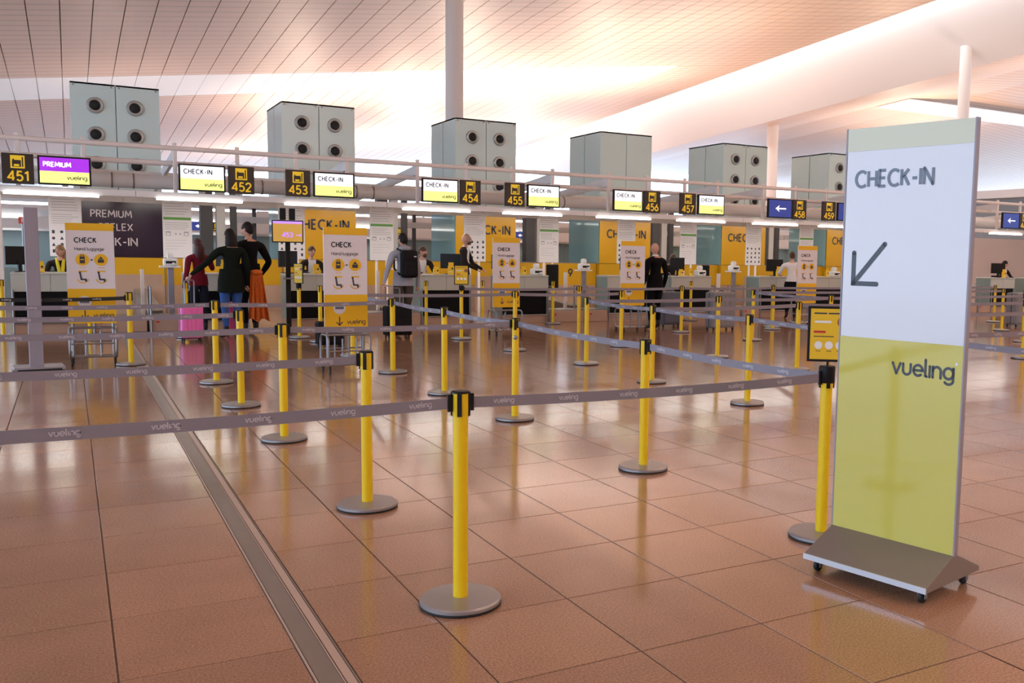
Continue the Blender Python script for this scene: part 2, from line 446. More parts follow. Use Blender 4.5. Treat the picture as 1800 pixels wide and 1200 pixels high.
# ------------------------------------------------------------------ ceiling
CXS, CZS, CSX, CSY = 32.0, 11.85, .13, -.057
def cz(X, Y): return CZS+CSX*(X-CXS)+CSY*(Y-41.5)
CY0, CY1 = -10.0, 76.0
def slab(x0, x1, z0, z1, y0, y1, t=.06):
    """thin slab between two X lines, sloping with the roof along Y; z given at Y=41.5"""
    m = MB(); a = CSY*(y0-41.5); b = CSY*(y1-41.5)
    vs = [(x0,y0,z0+a),(x1,y0,z1+a),(x1,y1,z1+b),(x0,y1,z0+b)]
    vs += [(x,y,z+t) for x,y,z in vs]
    return m._add(vs, [(0,3,2,1),(4,5,6,7),(0,1,5,4),(1,2,6,5),(2,3,7,6),(3,0,4,7)])
back = slab(-16, CXS+1.5, CZS+CSX*(-16-CXS)+.35, CZS+CSX*1.5+.35, CY0, CY1)
prof2 = [(36.5,9.95),(39.7,10.44),(43,11.08),(47.4,11.43),(55.7,11.37),(64,10.6),(76,9.2)]
for (xa, za), (xb, zb) in zip(prof2, prof2[1:]):
    s_ = slab(xa, xb, za, zb, CY0, CY1); back._add(s_.v, s_.f)
ceil = struct('ceiling', back.mesh('ceiling', M_CEIL), 'sloping warm-lit slatted ceiling over the hall')
PW, GAP = .82, .026
cpm = slab(GAP/2, PW-GAP/2, CSX*GAP/2, CSX*(PW-GAP/2), CY0, 41.0)
cpf = slab(GAP/2, PW-GAP/2, CSX*GAP/2, CSX*(PW-GAP/2), 45.2, CY1)
skm = slab(GAP/2, PW-GAP/2, CSX*GAP/2, CSX*(PW-GAP/2), 41.05, 45.15)
ME_CPN = cpm.mesh('ceiling_panel', M_CEIL); ME_CPF = cpf.mesh('ceiling_panel', M_CEIL); ME_SKY = skm.mesh('skylight_panel', M_SKY)
ME_CPB = skm.mesh('ceiling_panel', M_CEIL)
npan = int((CXS+14)/PW)
for i in range(npan):
    x = CXS-(i+1)*PW; z = CZS+CSX*(x-CXS)
    link('ceiling_panel', ME_CPN, ceil, (x, 0, z)); link('ceiling_panel', ME_CPF, ceil, (x, 0, z))
    if x < 27: link('skylight_panel', ME_SKY, ceil, (x, 0, z))
    else: link('ceiling_panel', ME_CPB, ceil, (x, 0, z))
s2 = slab(40.2, 56.0, 10.50, 11.33, 38.5, 41.5, .02); 
link('skylight_panel', slab(43.2, 58.0, 11.04, 11.08, 40.5, 43.2, .03).mesh('skylight_panel', M_SKY), ceil)
# bright clerestory cove between the two roof bays
cove = slab(32.9, 36.5, 12.35, 9.95, CY0, CY1)
cv = struct('trim_2', cove.mesh('trim_2', M_COVEW), 'white reflector of the bright ceiling light slot')
lt = struct('trim_3', slab(32.03, 32.75, 11.90, 12.34, CY0, CY1, .05).mesh('trim_3', M_COVE), 'glowing daylight slot along the ceiling edge')

# columns that carry the roof
def column(x, y, r, h, label):
    t = thing('roof_column', label, 'column', (x, y, 0), 0, 'white roof columns')
    link('shaft', MB().lathe([(r, 0), (r, h)], 28).mesh('shaft', M_PEACH, smooth=40), t)
    link('collar', MB().lathe([(r*1.12, 2.2), (r*1.12, 2.3)], 28).mesh('collar', M_PEACH, smooth=40), t)
    link('footing', MB().lathe([(r*1.3, 0), (r*1.3, .12), (r*1.05, .2)], 28).mesh('footing', M_STEEL, smooth=40), t)
column(10.48, 28.42, .275, cz(10.48, 28.42)+.02, 'tall white round roof column rising behind the third duct tower')
column(35.55, 30.05, .26, 11.35, 'white round roof column standing behind the big check-in sign')
column(38.9, 47.8, .36, 10.0, 'white round roof column behind the fifth duct tower')

# ------------------------------------------------------------------ walls far away (seen in slots between the towers and at the right)
wr = struct('wall_right', MB().bb(62, 62.4, -8, 76, 0, 6.4).mesh('wall_right', M_GREY), 'grey far right wall of the hall')
link('wall_cap', MB().bb(60.5, 62.4, -8, 76, 6.4, 7.0).mesh('wall_cap', M_WHITE), wr)

struct('wall_front', MB().bb(-14, 62, 38, 38.3, 0, 3.0).mesh('wall_front', M_PEACH), 'pale low partition far behind the counters')
wb = struct('wall_back', MB().bb(-16, 62, -10.6, -10.3, 0, 14).mesh('wall_back', M_PEACH), 'pale wall behind the camera')
# unseen warm floodlights: some behind towers follow the ceiling glow, others added as fill
def uplight(x, y, z, power, label, warm=(1, .74, .56)):
    t = thing('unseen_floodlight', label, 'floodlight', (x, y, 0), 0, 'ceiling floodlight masts')
    link('mast', MB().tube([(0,0,0),(0,0,z-.2)], .07, 10).mesh('mast', M_WHITE, smooth=40), t)
    link('housing', MB().bb(-.6, .6, -.3, .3, z-.25, z-.05).mesh('housing', M_WHITE, bevel=.02), t)
    l = bpy.data.lights.new('flood', 'AREA'); l.shape = 'RECTANGLE'; l.size = 1.1; l.size_y = .5
    l.energy = power; l.color = warm
    lo = bpy.data.objects.new('flood_lamp', l); COL.objects.link(lo); lo.parent = t; lo.location = (0, 0, z)
    lo.rotation_euler = (PI, 0, 0)
UP = 1150
for i_, (ux, uy, uz, uf) in enumerate(((18.2, 44.5, 4.6, 1.0), (25.6, 44.0, 4.6, .75), (10.5, 46.0, 4.4, .40), (44.0, 41.0, 4.8, .60), (2.2, 40.0, 3.8, .06),
                                       (42.0, 28.0, 4.0, .6), (20.0, 60.0, 4.8, 1.1), (29.0, 62.0, 4.8, .7), (12.0, 62.0, 4.2, .6), (50.0, 46.0, 4.8, .5), (22.5, 33.0, 4.2, .55))):
    uplight(ux, uy, uz, UP*uf, 'unseen floodlight mast behind the %s' % ('third duct tower', 'fourth duct tower', 'second duct tower', 'sixth duct tower', 'first duct tower',
            'big check-in sign', 'third tower, far away', 'fifth tower, far away', 'second tower, far away', 'right side of the big sign', 'gap before the fifth tower')[i_])
NW = (1, .86, .73)  # fill floodlights added out of view to brighten the near hall
uplight(12, -5.0, 6.0, 2000, 'added fill floodlight mast behind the camera on the right side', NW)
uplight(-5, 2.0, 5.0, 250, 'added fill floodlight mast outside the left edge of the picture', NW)
uplight(26, 4.0, 6.0, 3000, 'added fill floodlight mast far outside the right edge of the picture', NW)

# ------------------------------------------------------------------ queue barrier posts and belts
PH = .984
ME_P_BASE = MB().lathe([(.178, .004), (.184, .010), (.184, .026), (.176, .034), (.045, .038)], 36).mesh('base', M_BASE, smooth=30)
ME_P_RIM = MB().lathe([(.181, 0), (.186, .004), (.186, .012), (.181, .014)], 36).mesh('rubber_rim', M_RUB, smooth=30)
ME_P_TUBE = MB().lathe([(.0335, .036), (.0335, .885)], 20).mesh('tube', M_YEL, smooth=40)
ME_P_HEAD = MB().lathe([(.036, .872), (.037, .878), (.037, .972), (.035, .974)], 20).mesh('head', M_YEL, smooth=40)
hm = MB().lathe([(.036, .972), (.041, .973), (.041, .980), (.036, PH)], 20)
for a in range(4):
    th = a*PI/2+PI/4
    hm.box((.036*math.cos(th), .036*math.sin(th), .925), (.014, .020, .108), rz=th)
ME_P_CAP = hm.mesh('black_cap', M_BLK)
ROWS = {}
def post(x, y, label, rz=.3):
    t = thing('barrier_post', label, 'barrier post', (x, y, 0), rz, 'yellow queue barrier posts')
    for n, me in (('base', ME_P_BASE), ('rubber_rim', ME_P_RIM), ('tube', ME_P_TUBE), ('head', ME_P_HEAD), ('black_cap', ME_P_CAP)):
        link(n, me, t)
    return t
YP = 'yellow barrier post '
P = {}
def addp(key, x, y, label): P[key] = (x, y); return post(x, y, YP+label)
addp('A1', 1.49, 3.96, 'nearest to the camera, on a grey disc base in the front row')
addp('A2', 1.56, 5.78, 'second from the front, just behind and left of the nearest post')
addp('A3', 1.51, 8.16, 'third back in the line beside the metal floor strip')
addp('A4', 1.46, 10.11, 'fourth back in the line beside the metal floor strip')
addp('A5', 1.46, 11.99, 'fifth back in the line beside the metal floor strip')
addp('B1', 3.69, 3.98, 'carrying a framed yellow notice, beside the big check-in sign')
addp('B2', 3.67, 5.91, 'second along the blue-lit belt left of the big sign')
addp('B3', 3.66, 8.26, 'with a round silver button, third along the blue-lit belt')
addp('B4', 3.61, 10.11, 'fourth along the blue-lit belt, right of the backpacker')
addp('B5', 3.63, 12.15, 'in front of the backpacker with the black suitcase')
addp('B6', 3.66, 14.30, 'half hidden behind the central hand luggage sizer')
addp('B7', 3.72, 16.70, 'just left of the central hand luggage board')
addp('B8', 3.55, 17.60, 'with a small yellow notice, in front of desk 453')
addp('C2', 6.35, 5.85, 'hidden behind the big check-in sign')
addp('C1', 6.35, 3.97, 'outside the picture right of the big check-in sign')
addp('C3', 6.35, 8.09, 'standing alone left of the framed yellow notice')
addp('C4', 6.31, 10.0, 'behind the second post of the blue-lit belt')
addp('C5', 6.47, 12.06, 'where the second blue-lit belt begins')
addp('C6', 6.28, 14.20, 'right behind the post with the silver button')
addp('C7', 6.19, 16.42, 'carrying a small framed yellow notice in front of desk 454')
addp('D3', 8.95, 8.15, 'hidden behind the white half of the big sign')
addp('D4', 8.97, 10.31, 'just left of the framed yellow notice')
addp('D5', 8.87, 12.11, 'in front of the grey suitcase')
addp('D6', 8.30, 14.19, 'in front of the fourth hand luggage board')
addp('D7', 8.62, 16.40, 'in the far row left of the fourth hand luggage sizer')
addp('E5', 11.20, 12.05, 'tucked against the left edge of the big sign')
addp('E6', 11.36, 14.38, 'at the start of the far short blue-lit belt')
addp('E7', 11.07, 16.42, 'in the far row right of the man in the black suit')
addp('F7', 13.54, 16.42, 'left one of the close pair in front of desk 458')
addp('F8', 13.95, 16.95, 'right one of the close pair in front of desk 458')
addp('F4', 13.68, 10.07, 'cut off by the right edge of the picture, nearer one')
addp('G5', 16.53, 12.19, 'cut off by the right edge of the picture, farther one')
addp('G6', 18.76, 14.42, 'right one of the pair seen right of the big sign')
addp('G7', 21.21, 16.56, 'left one of the pair seen right of the big sign')
addp('R2', 6.48, 19.27, 'right of the backpacker in front of desk 454')
addp('R3', 7.79, 19.37, 'between desks 454 and 455')
addp('R4', 9.50, 19.35, 'at the right end of desk 455')
addp('R5', 13.35, 19.40, 'in front of desk 457')
addp('R6', 1.76, 18.25, 'beside the handle of the pink suitcase')
addp('R7', 3.09, 19.55, 'beside the orange cloth of the passengers')
addp('R8', -1.02, 19.45, 'cut off by the left edge of the picture')
addp('R9', .28, 19.15, 'behind the leftmost hand luggage board')
addp('K1', .68, 14.28, 'holding the black belt beside the leftmost hand luggage board')
LX = -1.25
for i, yy in enumerate((3.96, 5.78, 8.16, 10.11, 11.99, 14.3)):
    P['L%d' % (i+1)] = (LX, yy)
    post(LX, yy, YP+'outside the picture on the left, %s row' % ('front', 'second', 'third', 'fourth', 'fifth', 'sixth')[i])

def belt(a, b, label, mt=M_BELT, z=.93, sag=.018, h=.05, words=True, pm=M_PRINT):
    (x0, y0), (x1, y1) = P[a], P[b]
    L = math.hypot(x1-x0, y1-y0); rz = math.atan2(y1-y0, x1-x0)
    t = thing('barrier_belt', label, 'barrier belt', ((x0+x1)/2, (y0+y1)/2, 0), rz, 'queue barrier belts')
    e = .045; n = 14
    def zz(s): q = 2*s/L; return z-sag*(1-q*q)
    m = MB(); vs = []; fs = []
    for i in range(n+1):
        s = -L/2+e+(L-2*e)*i/n
        for dy, dz in ((-.001, -h/2), (.001, -h/2), (.001, h/2), (-.001, h/2)): vs.append((s, dy, zz(s)+dz))
    for i in range(n):
        for j in range(4): fs.append((i*4+j, i*4+(j+1) % 4, (i+1)*4+(j+1) % 4, (i+1)*4+j))
    fs += [(0,1,2,3), (4*n+3,4*n+2,4*n+1,4*n)]
    m._add(vs, fs)
    link('webbing', m.mesh('webbing', mt), t)
    for s in (-1, 1):
        link('clip', MB().box((s*(L/2-.05), 0, z), (.022, .012, h+.028)).mesh('clip', M_BLK), t)
    if words:
        for side in (-1, 1):
            art = Art(lambda u, v, l, sd=side: (u*(1 if sd < 0 else -1), sd*.0016, zz(u)+v))
            u = -L/2+.16
            tw = text_width('vueling', .2)*.024
            while u < L/2-.2:
                art.text('vueling', u, -.007, .024, .17, pm, sp=.2)
                u += .335
            art.build(t, {pm.name: 'belt_lettering'})
    return t
GB = 'grey printed belt '
belt('L1', 'A1', GB+'of the front row, running off the left edge to the nearest post')
belt('A1', 'B1', GB+'of the front row from the nearest post to the noticed post')
belt('L2', 'A2', GB+'of the second row running off the left edge of the picture')
belt('L3', 'A3', GB+'of the third row running off the left edge of the picture')
belt('A3', 'B3', GB+'from the third strip-side post to the post with the silver button')
belt('L4', 'A4', GB+'of the fourth row running off the left edge of the picture')
belt('L5', 'A5', GB+'of the fifth row running off the left edge, above the pink suitcase')
belt('A5', 'B5', GB+'across the lower part of the central hand luggage board')
BB = 'slanting blue-lit belt '
for a, b, l in (('B2', 'B1', 'nearest the big sign, ending at the noticed post'), ('B3', 'B2', 'from the silver-button post towards the camera'),
                ('B4', 'B3', 'ending at the post with the silver button'), ('B5', 'B4', 'starting at the post before the backpacker'),
                ('B6', 'B5', 'farthest of its line, emerging behind the central board')):
    belt(a, b, BB+l)
for a, b, l in (('C2', 'C1', 'passing right behind the big sign to the right edge'), ('C3', 'C2', 'running behind the framed notice to the big sign'),
                ('C4', 'C3', 'second piece of the middle line'), ('C5', 'C4', 'first piece of the middle line')):
    belt(a, b, BB+l)
belt('E6', 'E5', BB+'far away, left of the rightmost hand luggage board')
for a, b, l in (('B6', 'C6', 'far behind the backpacker towards the third sizer'), ('C6', 'D6', 'between the third and fourth hand luggage sizers, lower one'),
                ('C7', 'D7', 'in the far row left of the fourth sizer'), ('D7', 'E7', 'in the far row crossing the fourth hand luggage board'),
                ('E7', 'F7', 'in the far row before desk 457'), ('F7', 'G7', 'in the far row running behind the rightmost sizer'),
                ('C5', 'D5', 'passing in front of the fourth hand luggage sizer'), ('D5', 'E5', 'in front of the grey suitcase to the big sign'),
                ('C4', 'D4', 'below the grey suitcase'), ('E5', 'G5', 'passing behind the big sign to the right edge, upper one'),
                ('D4', 'F4', 'passing behind the big sign to the right edge, middle one'), ('E6', 'G6', 'passing behind the big sign, highest one')):
    belt(a, b, GB+l, words=False)
P['X3'] = (13.5, 8.15); P['X2'] = (10.2, 5.85)
post(13.5, 8.15, YP+'outside the picture on the right, nearer one'); post(10.2, 5.85, YP+'outside the picture on the right, nearest one')
belt('D3', 'X3', GB+'passing behind the big sign, second lowest one', words=False)
belt('C2', 'X2', GB+'passing behind the big sign, lowest one')
M_BELTK = mat('belt_black', (.012, .011, .012), .6)
belt('L6', 'K1', 'black printed belt across the leftmost hand luggage board', M_BELTK, z=.905, sag=.02, pm=M_SILV)

# silver push button and notices on posts
def add_to(key, *parts):
    for o in COL.objects:
        if o.name.startswith('barrier_post') and abs(o.location.x-P[key][0]) < 1e-4 and abs(o.location.y-P[key][1]) < 1e-4 and o.parent is None:
            return o
b3 = add_to('B3')
a_cam = math.atan2(-P['B3'][1], -P['B3'][0])-b3.rotation_euler.z
bt = MB().lathe([(.022, 0), (.022, .012), (.012, .018)], 16); 
o = link('button', bt.mesh('button', M_STEEL, smooth=40), b3, (.034*math.cos(a_cam), .034*math.sin(a_cam), .80)); o.rotation_euler = (0, PI/2, a_cam)
o['label'] = 'round silver button'
def notice(key, w, h, stem, rzw, tilt=0):
    p = add_to(key); loc = rzw-p.rotation_euler.z
    z0 = PH+stem
    fr = link('notice_frame', MB().bb(-w/2, w/2, -.008, .008, z0, z0+h).mesh('notice_frame', M_BLK, bevel=.003), p, (0, 0, 0), loc)
    link('stem', MB().tube([(0,0,PH-.01),(0,0,z0+.01)], .007, 8).mesh('stem', M_BLK), p)
    mk = MB().lathe([(.043, .90), (.046, .905), (.046, .992), (.040, .997)], 16)
    link('notice_clamp', mk.mesh('notice_clamp', M_BLK, smooth=40), p)
    art = Art(board(-w/2, z0, -.0085))
    bw = w*.06
    art.rect(bw, bw, w-bw, h-bw, M_LEAF, 1)
    art.rect(w*.14, h*.86, w*.44, h*.885, M_INK, 2); art.rect(w*.48, h*.86, w*.86, h*.885, M_INK, 2)
    art.rect(w*.16, h*.70, w*.55, h*.74, M_PAPER, 2)
    art.disc(w*.82, h*.72, w*.13, mat('face_brown', (.30, .12, .06), .6), 2)
    art.rect(w*.14, h*.52, w*.42, h*.56, M_RED, 2)
    art.rect(w*.14, h*.45, w*.62, h*.465, M_INK, 2)
    for k in range(3): art.disc(w*(.26+.25*k), h*.30, w*.095, M_PAPER, 2)
    for k in range(3): art.rect(w*(.2+.25*k), h*.19, w*(.32+.25*k), h*.2, M_INK, 2)
    art.build(fr, {M_LEAF.name: 'notice_sheet'})
    fr['label'] = 'black framed yellow notice'
notice('B1', .235, .315, .035, -.62)
notice('C7', .26, .36, .02, -.35)
notice('B8', .20, .36, .0, -.9)

# ------------------------------------------------------------------ big check-in sign
SWID, SDEP = .689, .518
fl_, fr_, br_ = Vector((3.20, 3.58)), Vector((3.35, 2.91)), Vector((3.86, 3.01))
u_ = (fr_-fl_).normalized(); sc_ = (fl_+br_)/2
srz = math.atan2(u_.y, u_.x)
sign = thing('check_in_sign', 'tall white and yellow check-in sign with arrow on a wheeled taupe base', 'sign', (sc_.x, sc_.y, 0), srz)
w2, d2 = SWID/2, SDEP/2
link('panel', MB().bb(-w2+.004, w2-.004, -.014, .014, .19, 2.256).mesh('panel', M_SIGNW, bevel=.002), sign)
link('edge_trim', MB().bb(w2-.004, w2+.004, -.017, .017, .196, 2.258).bb(-w2-.004, -w2+.004, -.017, .017, .196, 2.258).mesh('edge_trim', M_GPOST), sign)
bp = [(-d2, .068), (-d2, .092), (-.017, .198), (.017, .198), (d2, .092), (d2, .068)]
base = link('base', MB().prism(bp, -w2, w2).mesh('base', M_SBASE, bevel=.002), sign)
link('front_lip', MB().bb(-w2, w2, -d2-.003, -d2+.002, .066, .094).mesh('front_lip', M_SLIP), base)
for sx in (-1, 1):
    for sy in (-1, 1):
        cx, cy = sx*(w2-.05), sy*(d2-.06)
        c = link('caster', MB().lathe([(.026, -.011), (.030, -.007), (.030, .007), (.026, .011)], 18, axis='x').mesh('caster', M_RUB, smooth=40), sign, (cx, cy, .030))
        link('fork', MB().bb(-.017, .017, -.012, .012, .018, .042).bb(-.020, -.014, -.010, .010, -.008, .03).bb(.014, .020, -.010, .010, -.008, .03).mesh('fork', M_STEEL), c)
art = Art(board(-w2, 0, -.0142, .0012))
W_ = SWID
zt, zb, z0 = 2.256, .196, .196
zpale = 2.256-.113; zyel = 1.205
art.rect(.004, zpale, W_-.004, zt-.001, M_SIGNP, 1)
art.rect(.004, z0, W_-.004, zyel, M_SIGNY, 1)
tw = text_width('CHECK-IN', .24)
hh = .108
art.text('CHECK-IN', .062, 1.964, .077, .195, M_INKB, 2, sp=.235, ws=.87)
art.part = 'arrow'
ax, az = .068, 1.478
art.stroke([(ax, az+.155), (ax, az), (ax+.135, az)], .024, M_INK, 2)
art.stroke([(ax+.004, az+.004), (ax+.175, az+.20)], .024, M_INK, 2, True)
for q in ((ax, az+.155), (ax+.135, az), (ax, az)): art.disc(q[0], q[1], .012, M_INK, 2, 14)
art.part = 'logo_lettering'
art.text('vueling', .318, 1.042, .079, .165, M_INK, 2, sp=.19, round_ends=True)
art.part = None
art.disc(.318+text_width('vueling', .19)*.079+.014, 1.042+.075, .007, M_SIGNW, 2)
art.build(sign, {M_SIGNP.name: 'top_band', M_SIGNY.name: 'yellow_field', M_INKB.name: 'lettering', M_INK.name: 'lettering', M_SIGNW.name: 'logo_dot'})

# ------------------------------------------------------------------ hand luggage sizers
def rrect_path(y0, y1, z0, z1, r, x, n=4):
    pts = []
    for cy, cz_, a0 in ((y1-r, z1-r, 0), (y0+r, z1-r, 90), (y0+r, z0+r, 180), (y1-r, z0+r, 270)):
        for i in range(n+1):
            a = math.radians(a0+90*i/n); pts.append((x, cy+r*math.cos(a), cz_+r*math.sin(a)))
    return pts+[pts[0]]
SZ_W = .56
def sizer_meshes():
    D = {}
    b = MB().bb(-SZ_W/2, SZ_W/2, -.012, .012, .56, 1.89); D['board'] = b.mesh('board', M_SIGNW_S, bevel=.003)
    return D
M_SIGNW_S = mat('board_white', (.72, .69, .72), .35)
M_BRDY = mat('board_yellow', (.80, .47, .008), .35)
ME_SZ_BOARD = MB().bb(-SZ_W/2, SZ_W/2, -.012, .012, .56, 1.89).mesh('board', M_SIGNW_S, bevel=.003)
art = Art(board(-SZ_W/2, .56, -.0122))
Wd, Hh = SZ_W, 1.33
def sv(py): return Hh*(1-py/690)
def su(px): return Wd*(px-690)/290
art.part = 'top_band'; art.rect(0, sv(50), Wd, Hh, M_BRDY, 1); art.part = 'yellow_field'; art.rect(0, 0, Wd, sv(450), M_BRDY, 1); art.part = None
art.text('CHECK', su(742), sv(131), .060, .22, M_INK, 2, sp=.30, ws=.88)
art.text('Hand luggage', su(742), sv(185), .040, .13, M_INK, 2, sp=.19)
art.part = 'icons'
for cx in (785, 897):
    art.disc(su(cx), sv(250), .080, M_BRDY, 2)
    art.rect(su(cx)-.036, sv(306), su(cx)+.036, sv(303), M_BRDY, 2)
    art.stroke(_arc(su(cx), sv(372), .068, .072, 200, 340, 8), .012, M_BRDY, 2)
    art.stroke([(su(cx)-.05, sv(330)), (su(cx)+.05, sv(330))], .018, M_BRDY, 2)
    art.stroke([(su(cx)-.030, sv(345)), (su(cx)-.018, sv(385)), (su(cx)+.032, sv(385)), (su(cx)+.038, sv(402))], .020, M_INK, 3)
    art.disc(su(cx)-.032, sv(338), .014, M_INK, 3)
art.rect(su(785)-.030, sv(275), su(785)+.030, sv(228), M_INK, 3); art.stroke([(su(785)-.016, sv(228)), (su(785)-.016, sv(218)), (su(785)+.016, sv(218)), (su(785)+.016, sv(228))], .008, M_INK, 3)
art.rect(su(785)-.020, sv(252), su(785)+.020, sv(246), M_BRDY, 4)
art.rect(su(897)-.036, sv(270), su(897)+.036, sv(247), M_INK, 3); art.poly([(su(897)-.030, sv(245)), (su(897)+.030, sv(245)), (su(897), sv(226))], M_INK, 3)
art.stroke([(su(832), sv(251)), (su(850), sv(251))], .008, M_INK, 2); art.stroke([(su(841), sv(258)), (su(841), sv(244))], .008, M_INK, 2)
art.part = 'white_disc'; art.disc(su(790), sv(540), .080, M_SIGNW_S, 2); art.part = None; art.rect(su(790)-.055, sv(548), su(790)+.055, sv(530), M_INKB, 3)
art.stroke([(su(790), sv(598)), (su(790), sv(655))], .014, M_INK, 2); art.stroke([(su(790)-.040, sv(634)), (su(790), sv(656)), (su(790)+.040, sv(634))], .014, M_INK, 2)
art.text('vueling', su(842), sv(648), .058, .15, M_INK, 2, sp=.18)
SZ_ART = {k: mb.mesh('print', M, recalc=False) for k, (M, mb) in art.mbs.items()}
m = MB()
ME_SZ_UP = MB().tube([(0,0,.10),(0,0,1.80)], .016, 8).mesh('upright', M_STEEL, smooth=40)
ME_SZ_HOOP = MB().tube(rrect_path(-.16, .24, .115, .50, .09, 0), .014, 8).mesh('side_hoop', M_STEEL, smooth=40)
rm = MB()
for y, z in ((-.16, .30), (.24, .30), (-.08, .115), (.04, .115), (.16, .115), (-.06, .50), (.16, .50)):
    rm.tube([(-.27, y, z), (.27, y, z)], .011, 6)
ME_SZ_RAILS = rm.mesh('cage_rails', M_STEEL, smooth=40)
ME_SZ_DIV = MB().tube([(0,-.15,.46),(0,-.15,.14),(0,.0,.11),(0,.23,.14),(0,.23,.46)], .011, 6).mesh('divider', M_STEEL, smooth=40)
ME_SZ_FOOT = MB().tube([(-.27,-.10,.11),(-.33,-.17,.085)], .013, 6).mesh('foot_bar', M_STEEL, smooth=40)
ME_SZ_CAST = MB().lathe([(.030, -.012), (.036, -.008), (.036, .008), (.030, .012)], 14, axis='x').box((0, 0, .045), (.03, .02, .05)).mesh('caster', M_RUB)
def sizer(x, y, rz, label):
    t = thing('luggage_sizer', label, 'luggage sizer', (x, y, 0), rz, 'hand luggage sizers')
    b = link('board', ME_SZ_BOARD, t)
    for k, me in SZ_ART.items():
        nm = k[1] or {M_INK.name: 'lettering'}.get(k[0], 'icons')
        o_ = link(nm, me, b)
        if nm in SMALL_PRINT: o_['kind'] = 'stuff'
    for s in (-1, 1):
        link('upright', ME_SZ_UP, t, (s*.235, .03, 0))
        link('side_hoop', ME_SZ_HOOP, t, (s*.27, 0, 0))
        for q in (-.14, .22): link('caster', ME_SZ_CAST, t, (s*.25, q, .036))
    link('cage_rails', ME_SZ_RAILS, t)
    for s in (-.09, .09): link('divider', ME_SZ_DIV, t, (s, 0, 0))
sizer(.25, 14.46, -.05, 'leftmost hand luggage sizer with check board, in front of desk 451')
sizer(3.09, 12.40, .02, 'central hand luggage sizer, largest of the check boards')
sizer(7.22, 16.75, .0, 'third hand luggage sizer from the left, in front of desk 455')
sizer(10.05, 16.75, -.06, 'fourth hand luggage sizer, with the black-suited man beside it')
sizer(14.78, 16.75, -.06, 'rightmost hand luggage sizer, beside the woman in a white shirt')

# tall grey post at the left
t = thing('grey_totem', 'tall flat grey metal post on a floor plate at the left', 'post', (-.40, 14.15, 0), .1)
link('upright', MB().bb(-.077, .077, -.03, .03, .04, 2.06).mesh('upright', M_GPOST, bevel=.006), t)
link('floor_plate', MB().bb(-.26, .30, -.22, .22, .012, .05).mesh('floor_plate', M_GPOST, bevel=.006), t)
link('plate_skirt', MB().bb(-.22, .26, -.225, .20, 0, .030).mesh('plate_skirt', M_RUB), t)

# ------------------------------------------------------------------ check-in counters
PER = 4.66
YS = 19.64                # plane of the number boards
YD = 19.85                # desk fronts
ORD = ['first', 'second', 'third', 'fourth', 'fifth', 'sixth', 'seventh', 'eighth', 'ninth', 'tenth', 'eleventh', 'twelfth', 'thirteenth']
def od(n): return ORD[n-451]
def tower(k):
    x0, x1 = .15+PER*k, 2.00+PER*k
    y0, y1, zt = 25.6, 27.65, 5.36
    t = thing('duct_tower', 'pale green air duct tower, %s from the left%s' % (ORD[k], ' with plain front' if k == 3 else ', with round black nozzles'), 'duct tower', ((x0+x1)/2, y0, 0), 0, 'air duct towers')
    w = (x1-x0)/2; dp = y1-y0
    link('core', MB().bb(-w+.03, w-.03, .03, dp-.03, 0, zt-.04).mesh('core', M_DGREY), t)
    for s in (-1, 1):
        link('front_panel', MB().bb(-w if s < 0 else .008, -.008 if s < 0 else w, 0, .03, 2.75, zt).mesh('front_panel', M_GLASSG, bevel=.004), t)
        for q in (0, 1):
            link('side_panel', MB().bb(s*w-.03 if s > 0 else -w, w if s > 0 else -w+.03, .032+q*dp/2, dp/2*(q+1)-.008, 2.75, zt).mesh('side_panel', M_GLASSG), t)
        link('side_glass', MB().bb(s*w-.03 if s > 0 else -w, w if s > 0 else -w+.03, .032, dp, 1.33, 2.735).mesh('side_glass', M_TEAL), t)
        link('side_base', MB().bb(s*w-.03 if s > 0 else -w, w if s > 0 else -w+.03, .032, dp, 0, 1.32).mesh('side_base', M_BANDY), t)
    link('top_panel', MB().bb(-w, w, 0, dp, zt-.04, zt).mesh('top_panel', M_GLASSG), t)
    if k != 3:
        for zn in (4.85, 4.18, 3.50):
            for xn in (-.43, .40):
                n = link('nozzle', MB().lathe([(.185, .0), (.185, -.03), (.165, -.055), (.125, -.06), (.10, -.02), (.10, .0)], 24, axis='y').mesh('nozzle', M_NOZ, smooth=35), t, (xn, -.002, zn))
                link('nozzle_mouth', MB().ell((0, -.035, 0), (.108, .03, .108), 16, 8).mesh('nozzle_mouth', M_DARK, smooth=60), n)
        for xn in (-w+.07, -.08, .08, w-.07):
            link('bolt', MB().lathe([(.022, 0), (.022, -.012)], 10, axis='y').mesh('bolt', M_STEEL), t, (xn, 0, zt-.07))
    # printed panel on the foot of the tower
    pm = M_PURP if k == 0 else M_WALLY
    pn = link('name_panel', MB().bb(-w+.0, w, -.035, -.004, 1.335, 2.73).mesh('name_panel', pm, bevel=.004), t)
    a = Art(board(-w, 1.335, -.0355, .002))
    if k == 0:
        a.text('PREMIUM', .33, .94, .155, .15, M_SILV, 2, sp=.26)
        a.text('REFLEX', .50, .63, .155, .15, M_SILV, 2, sp=.26)
        a.text('CHECK-IN', .12, .27, .185, .16, M_SILV, 2, sp=.26)
    else:
        s_ = .235
        a.text('CHECK-IN', .27, .80, s_, .21, M_INK, 2, sp=.30, ws=.85)
    a.build(pn, {M_SILV.name: 'lettering', M_INK.name: 'lettering'})
    link('yellow_skirt', MB().bb(-w, w, -.03, -.004, .66, 1.325).mesh('yellow_skirt', M_BANDY), t)
    link('foot', MB().bb(-w, w, -.03, -.004, 0, .65).mesh('foot', M_TAN), t)
for k in range(7): tower(k)
